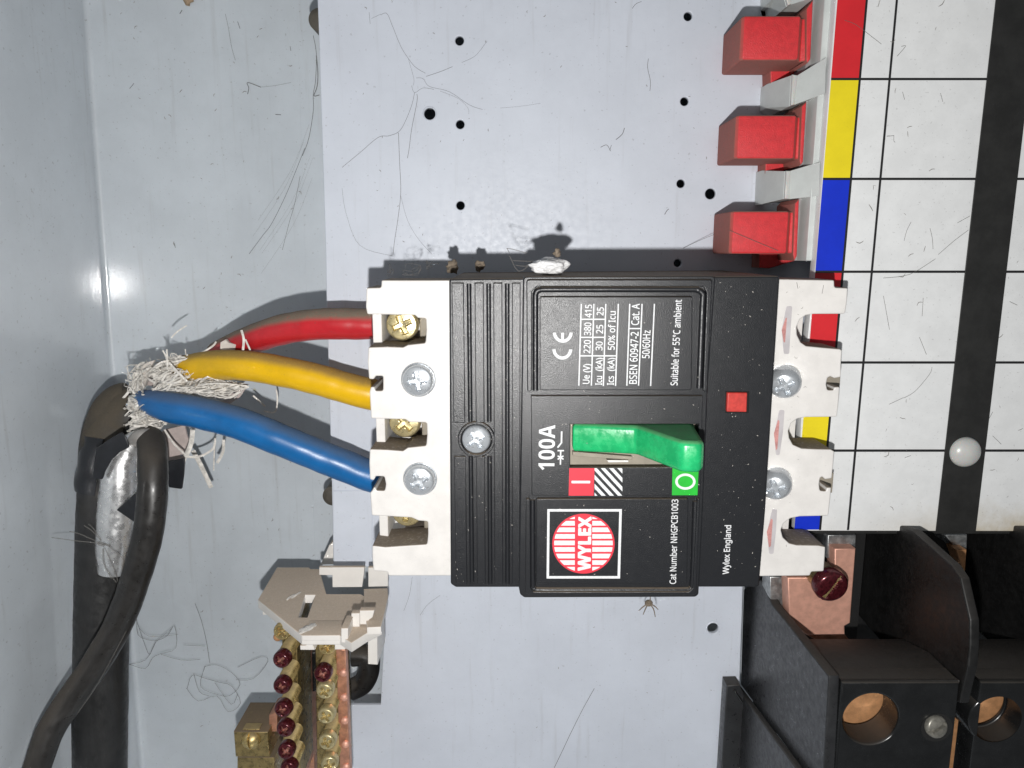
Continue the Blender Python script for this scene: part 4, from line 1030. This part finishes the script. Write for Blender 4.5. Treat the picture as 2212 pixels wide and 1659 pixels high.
# ================================================================== DUST, COBWEBS, SMALL DEBRIS
wb_ = bmesh.new()
def web(tile, pts, z=.25, r_=.06, n=5, wob=0.0):
    out_ = []; r_ = r_ * .72
    for p in pts:
        q = W(*tile(p[0], p[1]), p[2] if len(p) > 2 else z)
        out_.append((q.x + rnd.gauss(0, wob), q.y + rnd.gauss(0, wob), q.z, r_))
    tube_bm(wb_, out_, r_, seg=4, n=n)
for pts, r_ in (([(255, 95), (295, 88), (330, 165), (385, 300), (435, 380), (480, 435), (545, 475)], .07), ([(550, 495), (640, 465), (720, 432)], .08), ([(780, 405), (870, 360), (945, 265)], .05), ([(435, 385), (470, 510), (465, 555)], .05),
                ([(485, 505), (530, 510), (570, 560), (700, 595), (830, 680), (915, 710)], .06), ([(475, 600), (450, 700), (385, 840), (310, 880), (240, 890), (120, 990), (5, 1085)], .08), ([(490, 610), (490, 660), (455, 840), (440, 960), (428, 1025)], .10), ([(370, 860), (378, 1060), (385, 1250), (365, 1430), (345, 1560), (335, 1650)], .10), ([(385, 1270), (430, 1430), (500, 1550), (590, 1650)], .05), ([(5, 1220), (30, 1380), (120, 1590), (330, 1659)], .05),
                ([(455, 555), (475, 600), (530, 570), (600, 580)], .06), ([(1835, 830), (1820, 870), (1780, 905)], .14), ([(1680, 955), (1720, 940), (1745, 980)], .11), ([(1740, 975), (1750, 940)], .1), ([(1990, 380), (1985, 440), (2003, 525), (2000, 590)], .1), ([(2095, 1390), (2110, 1365), (2122, 1355)], .15), ([(1885, 55), (1910, 25), (1945, 10)], .08), ([(180, 80), (187, 155)], .06), ([(195, 120), (255, 92)], .05), ([(640, 590), (760, 640), (820, 700), (825, 740)], .04), ([(1030, 700), (1150, 690), (1290, 670)], .03)):
    web(T10, pts, .3, r_)
for pts, r_ in (([(2030, 230), (2050, 350), (2045, 520), (2030, 615), (2030, 720), (2000, 900), (1960, 1010)], .14), ([(1975, 960), (1920, 1100), (1850, 1270), (1760, 1450), (1700, 1530), (1615, 1645)], .12), ([(1945, 1140), (1910, 1320), (1875, 1440), (1830, 1620)], .10), ([(1605, 610), (1612, 570), (1605, 535), (1690, 565)], .18), ([(1690, 565), (1780, 555), (1885, 535)], .05), ([(2050, 360), (2060, 470), (2055, 560), (2035, 620), (2070, 615)], .2), ([(840, 575), (868, 540)], .14), ([(1540, 140), (1555, 185)], .14), ([(1165, 90), (1180, 65)], .2), ([(1785, 742), (1820, 744)], .16), ([(1880, 300), (1885, 330)], .12), ([(1130, 1575), (1136, 1605)], .14), ([(1460, 90), (1480, 180), (1500, 300), (1525, 390)], .08)):
    web(T00, pts, ZB + .7, r_)
for k in range(5):     # threads from the web to the plate's edge
    a = (2000 + rnd.uniform(-60, 60), 900 + rnd.uniform(-100, 300))
    web(T00, [(*a, ZB + .6), (a[0] - 120, a[1] + 300, ZB + .6), (a[0] - 330, a[1] + 620, ZB + .6)], ZB, .03)
# two tangles low on the left
def tangle(tile, c, sx, sy_, n, z, r_, seed):
    rr = random.Random(seed)
    for i in range(n):
        p = (c[0] + rr.uniform(-sx, sx), c[1] + rr.uniform(-sy_, sy_)); pts = [(*p, z)]
        for k in range(rr.randint(3, 6)):
            p = (min(c[0] + sx, max(c[0] - sx, p[0] + rr.gauss(0, sx * .55))), min(c[1] + sy_, max(c[1] - sy_, p[1] + rr.gauss(0, sy_ * .5)))); pts.append((*p, z + rr.uniform(-1, 3)))
        web(tile, pts, z, r_, 3)
for pts in ([(885, 700), (900, 800), (960, 830), (1020, 835), (1090, 800), (1130, 740), (1140, 880), (1050, 915), (985, 945), (945, 1010), (820, 990), (780, 965), (790, 900), (830, 780)], [(880, 690), (930, 850), (970, 920), (1000, 850), (1110, 760)], [(900, 750), (960, 800), (1100, 805), (1150, 790)], [(820, 990), (940, 960), (1010, 850)], [(1040, 925), (1170, 960), (1290, 955)], [(1215, 1140), (1280, 1225), (1400, 1185), (1480, 1290), (1560, 1240), (1500, 1130), (1420, 1100), (1330, 1080), (1240, 1050), (1215, 1140)], [(1330, 1000), (1400, 990), (1500, 1040), (1560, 1120), (1490, 1190), (1400, 1180), (1300, 1130), (1330, 1000)], [(1540, 1000), (1690, 930), (1740, 970), (1640, 1080), (1530, 1080)], [(1260, 1040), (1290, 1160), (1360, 1190)], [(1400, 1100), (1500, 1240), (1540, 1180)], [(1270, 590), (1310, 700), (1340, 850), (1355, 970)], [(1190, 860), (1330, 865)]):
    web(T02, [(x, y, ZB + 5 + rnd.uniform(-2, 2)) for x, y in pts], ZB + 4, .14, 3, .3)
web(T02, [(840, 730, 30), (760, 880, 34), (640, 1100, 37), (500, 1310, 41)], 0, .13, 6)
for pts in ([(650, 200), (520, 140), (450, 125)], [(650, 205), (500, 185), (335, 165)], [(655, 190), (600, 120), (545, 85)], [(660, 180), (600, 100), (570, 80)], [(665, 230), (680, 350), (750, 450)], [(680, 230), (740, 380), (765, 460)], [(665, 240), (670, 330), (720, 430)], [(690, 210), (790, 300), (800, 330)]):
    web(T02, [(x, y, 23) for x, y in pts], 23, .2, 4, .15)
for x, y in ((660, 195), (690, 205), (650, 205)): web(T02, [(x - 20, y, 23), (x + 25, y + 15, 23)], 23, .55, 3)
# webs in the shadow above the breaker
for (x, y, sx, sy_) in ((455, 85, 60, 40), (590, 60, 40, 30), (320, 90, 20, 40)):
    tangle(T11, (x, y), sx, sy_, 6, 34, .09, x)
for pts in ([(1070, 1610), (1110, 1615), (1200, 1640)], [(1075, 1612), (1090, 1640)]): web(T10, [(x, y, 47) for x, y in pts], 47, .16, 3)
for pts in ([(1090, 0), (1150, 100), (1240, 40)], [(1130, 60), (1200, 65), (1240, 30)], [(1110, 30), (1230, 35)]): web(T11, [(x, y, 47) for x, y in pts], 47, .15, 3)
for pts in ([(1640, 1145), (1560, 1280), (1490, 1420), (1450, 1510), (1380, 1659)],): web(T12, pts, .3, .13, 6, .12)
for pts in ([(460, 420), (440, 540), (405, 640)], [(640, 540), (560, 600), (510, 670)]): web(T12, pts, .25, .06)
for pts in ([(2010, 1010), (1960, 1100)],): web(T21, [(x, y, ZL + .3) for x, y in pts], ZL, .1)
# on the label board
for pts in ([(1435, 1560), (1450, 1500), (1480, 1440)], [(1600, 1480), (1620, 1550), (1618, 1610)], [(1370, 880), (1320, 885)], [(1370, 875), (1368, 915), (1380, 920)], [(1390, 360), (1420, 330), (1445, 295), (1420, 300)], [(1050, 130), (1120, 160), (1220, 240), (1290, 285)], [(1430, 600), (1440, 645)], [(1670, 600), (1685, 660)], [(1785, 1445), (1860, 1395)], [(1655, 1650), (1760, 1560), (1850, 1490)]):
    web(T20, [(x, y, ZL + .25) for x, y in pts], ZL, .09, 3, .1)
for pts in ([(1430, 920), (1505, 875), (1600, 770), (1615, 720)], [(1340, 960), (1430, 920)], [(1300, 260), (1340, 480)], [(1560, 270), (1550, 390)], [(1535, 525), (1580, 640)], [(1300, 140), (1470, 120), (1640, 20)], [(740, 170), (745, 215)], [(905, 245), (915, 195)], [(1440, 1310), (1480, 1295)], [(2115, 290), (2170, 320)], [(2010, 1165), (2060, 1220)]):
    web(T21, [(x, y, (ZL if x > 1060 else ZR) + .25) for x, y in pts], ZL, .09, 3, .1)
web(T20, [(308, 1495, 22.6), (460, 1560, 22.6), (620, 1625, 22.6)], 22.6, .14, 5, .1)
web(T20, [(200, 1520, 5), (100, 1560, 2), (0, 1610, .5)], 1, .12, 4, .1)
tag(link('cobweb_threads', finish(wb_, 60), WEB, kind='stuff'), 'thin dusty cobweb threads scattered over the panels and wires', 'cobweb')

# dust flecks: short flat crumbs lying on the surfaces
fk = bmesh.new()
def fleck(u, v, z, ln, wd, a):
    c = W(u, v, z); d = Vector((math.cos(a), math.sin(a), 0)); n = Vector((-d.y, d.x, 0))
    bend = rnd.uniform(-.35, .35) * ln
    pts = [c - d * ln / 2, c + n * bend, c + d * ln / 2]
    tube_bm(fk, [(*p, wd * (1 if i == 1 else .5)) for i, p in enumerate(pts)], wd, seg=4, n=2, flat=.5)
def scatter(n, test, z, l0, l1, w0, w1, box_):
    k = 0; tries = 0
    while k < n and tries < n * 40:
        tries += 1
        u, v = rnd.uniform(box_[0], box_[2]), rnd.uniform(box_[1], box_[3])
        if not test(u, v): continue
        s = rnd.random() ** 2.5
        fleck(u, v, z, l0 + (l1 - l0) * s, w0 + (w1 - w0) * s, rnd.uniform(0, math.pi)); k += 1
scatter(150, lambda u, v: u > 240 + v * .06 and not (v > 600 and u < 420) and u < 665 + v * .02, ZB + .4, .12, 1.6, .04, .13, (200, 0, 680, 1640))
scatter(120, lambda u, v: v < 560 or v > 1300, .08, .08, .9, .03, .10, (730, 0, 1560, 1640))
scatter(95, lambda u, v: abs(u - (2110 - v * .09)) > 45 and u > 1850, ZL + .12, .15, 2.2, .03, .11, (1850, 0, 2205, 1135))
scatter(60, lambda u, v: u < 770 or u < 960 and False, ZC + .08, .05, .7, .03, .07, (800, 610, 960, 1230))
scatter(40, lambda u, v: True, ZR + .08, .08, 1.0, .03, .07, (1690, 610, 1740, 1230))
tag(link('dust_flecks', finish(fk, 60), DIRT, kind='stuff'), 'dark dust flecks and fibres lying on the panels', 'dust')

# pale crumbs on the black plastic
fk = bmesh.new()
scatter(150, lambda u, v: True, 52.06, .05, .5, .03, .09, (975, 612, 1120, 1262))
scatter(150, lambda u, v: True, ZTOP + .06, .05, .45, .03, .08, (1150, 610, 1510, 1275))
scatter(110, lambda u, v: True, 51.08, .05, .5, .03, .09, (1545, 610, 1650, 1262))
tag(link('pale_specks', finish(fk, 60), PALE, kind='stuff'), 'pale dust specks sprinkled over the black breaker face', 'dust')
# flecks on the side wall, in its own plane
# white fluff ball on top of the breaker
c = W(*T11(1352, 66), 47)
bm = bmesh.new(); bmesh.ops.create_icosphere(bm, subdivisions=5, radius=1)
for v in bm.verts:
    d = v.co.copy(); n_ = mnoise.fractal(d * 2.2, .7, 2.2, 5); n2 = mnoise.noise(d * 1.1 + Vector((3, 1, 0)))
    v.co = c + Vector((d.x * 4.9, d.y * 2.2, d.z * 4.6)) * (1 + .17 * n_ + .22 * n2)
tag(link('fluff_ball', finish(bm, 180), FLUFF), 'white fluffy cocoon sitting on the top edge of the breaker', 'cocoon')
# brown crumbs in the shadow and along the breaker's top edge
cr_ = []
for k, (tl, x, y, z, s_) in enumerate(((T11, 725, 75, 30, 2.0), (T11, 895, 65, 28, 1.7), (T10, 1395, 1640, 50, 1.2))):
    c = W(*tl(x, y), z); bm = bmesh.new(); bmesh.ops.create_icosphere(bm, subdivisions=3, radius=s_ * .8)
    for v in bm.verts: v.co = c + v.co * (1 + .6 * mnoise.fractal(v.co * .9 + Vector((k, 0, 0)), .8, 2, 4)) * Vector((1, 1, 1))[0]
    o = link('dust_clump', finish(bm, 60), DUSTB); tag(o, ('tan dust clump hanging above the ribbed part of the breaker', 'brown dust clump in the shadow near the raised cover', 'small tan crumb beside the white fluff ball')[k], 'dust clump', 'dust clumps above the breaker')
# leaf scrap at the very top
c = W(*T00(1215, 8), ZB + 1.5)
sc_ = slab([[W2(*T00(x, y), ZB + 1) for x, y in ((1180, -20), (1190, 8), (1205, 35), (1228, 40), (1232, 18), (1255, 10), (1250, -20))]], ZB + .6, ZB + 1.4, .2)
tag(link('leaf_scrap', sc_, mat('tan_leaf', (.34, .25, .16), .8, var=.4, vscale=.8)), 'tan scrap of dry leaf at the top of the back panel', 'leaf')
# small dead insect hanging below the breaker
bm = bmesh.new(); c = W(*T12(1992, 590), 30)
bmesh.ops.create_icosphere(bm, subdivisions=2, radius=1)
for v in bm.verts: v.co = c + Vector((v.co.x * 1.3, v.co.y * 1.1, v.co.z * 1.0))
for dx, dy in ((-3.0, -2.6), (-1.6, -3.8), (2.2, -4.6), (3.0, -2.2), (.4, 3.0)):
    tube_bm(bm, [(*c, .22), (*(c + Vector((dx * .6, dy * .3, .8))), .2), (*(c + Vector((dx, dy, 0))), .12)], .2, seg=5, n=3)
tag(link('dead_spider', finish(bm, 60), DUSTB), 'small dead spider hanging under the lower edge of the breaker', 'spider')
print('objects', len(COL.objects))
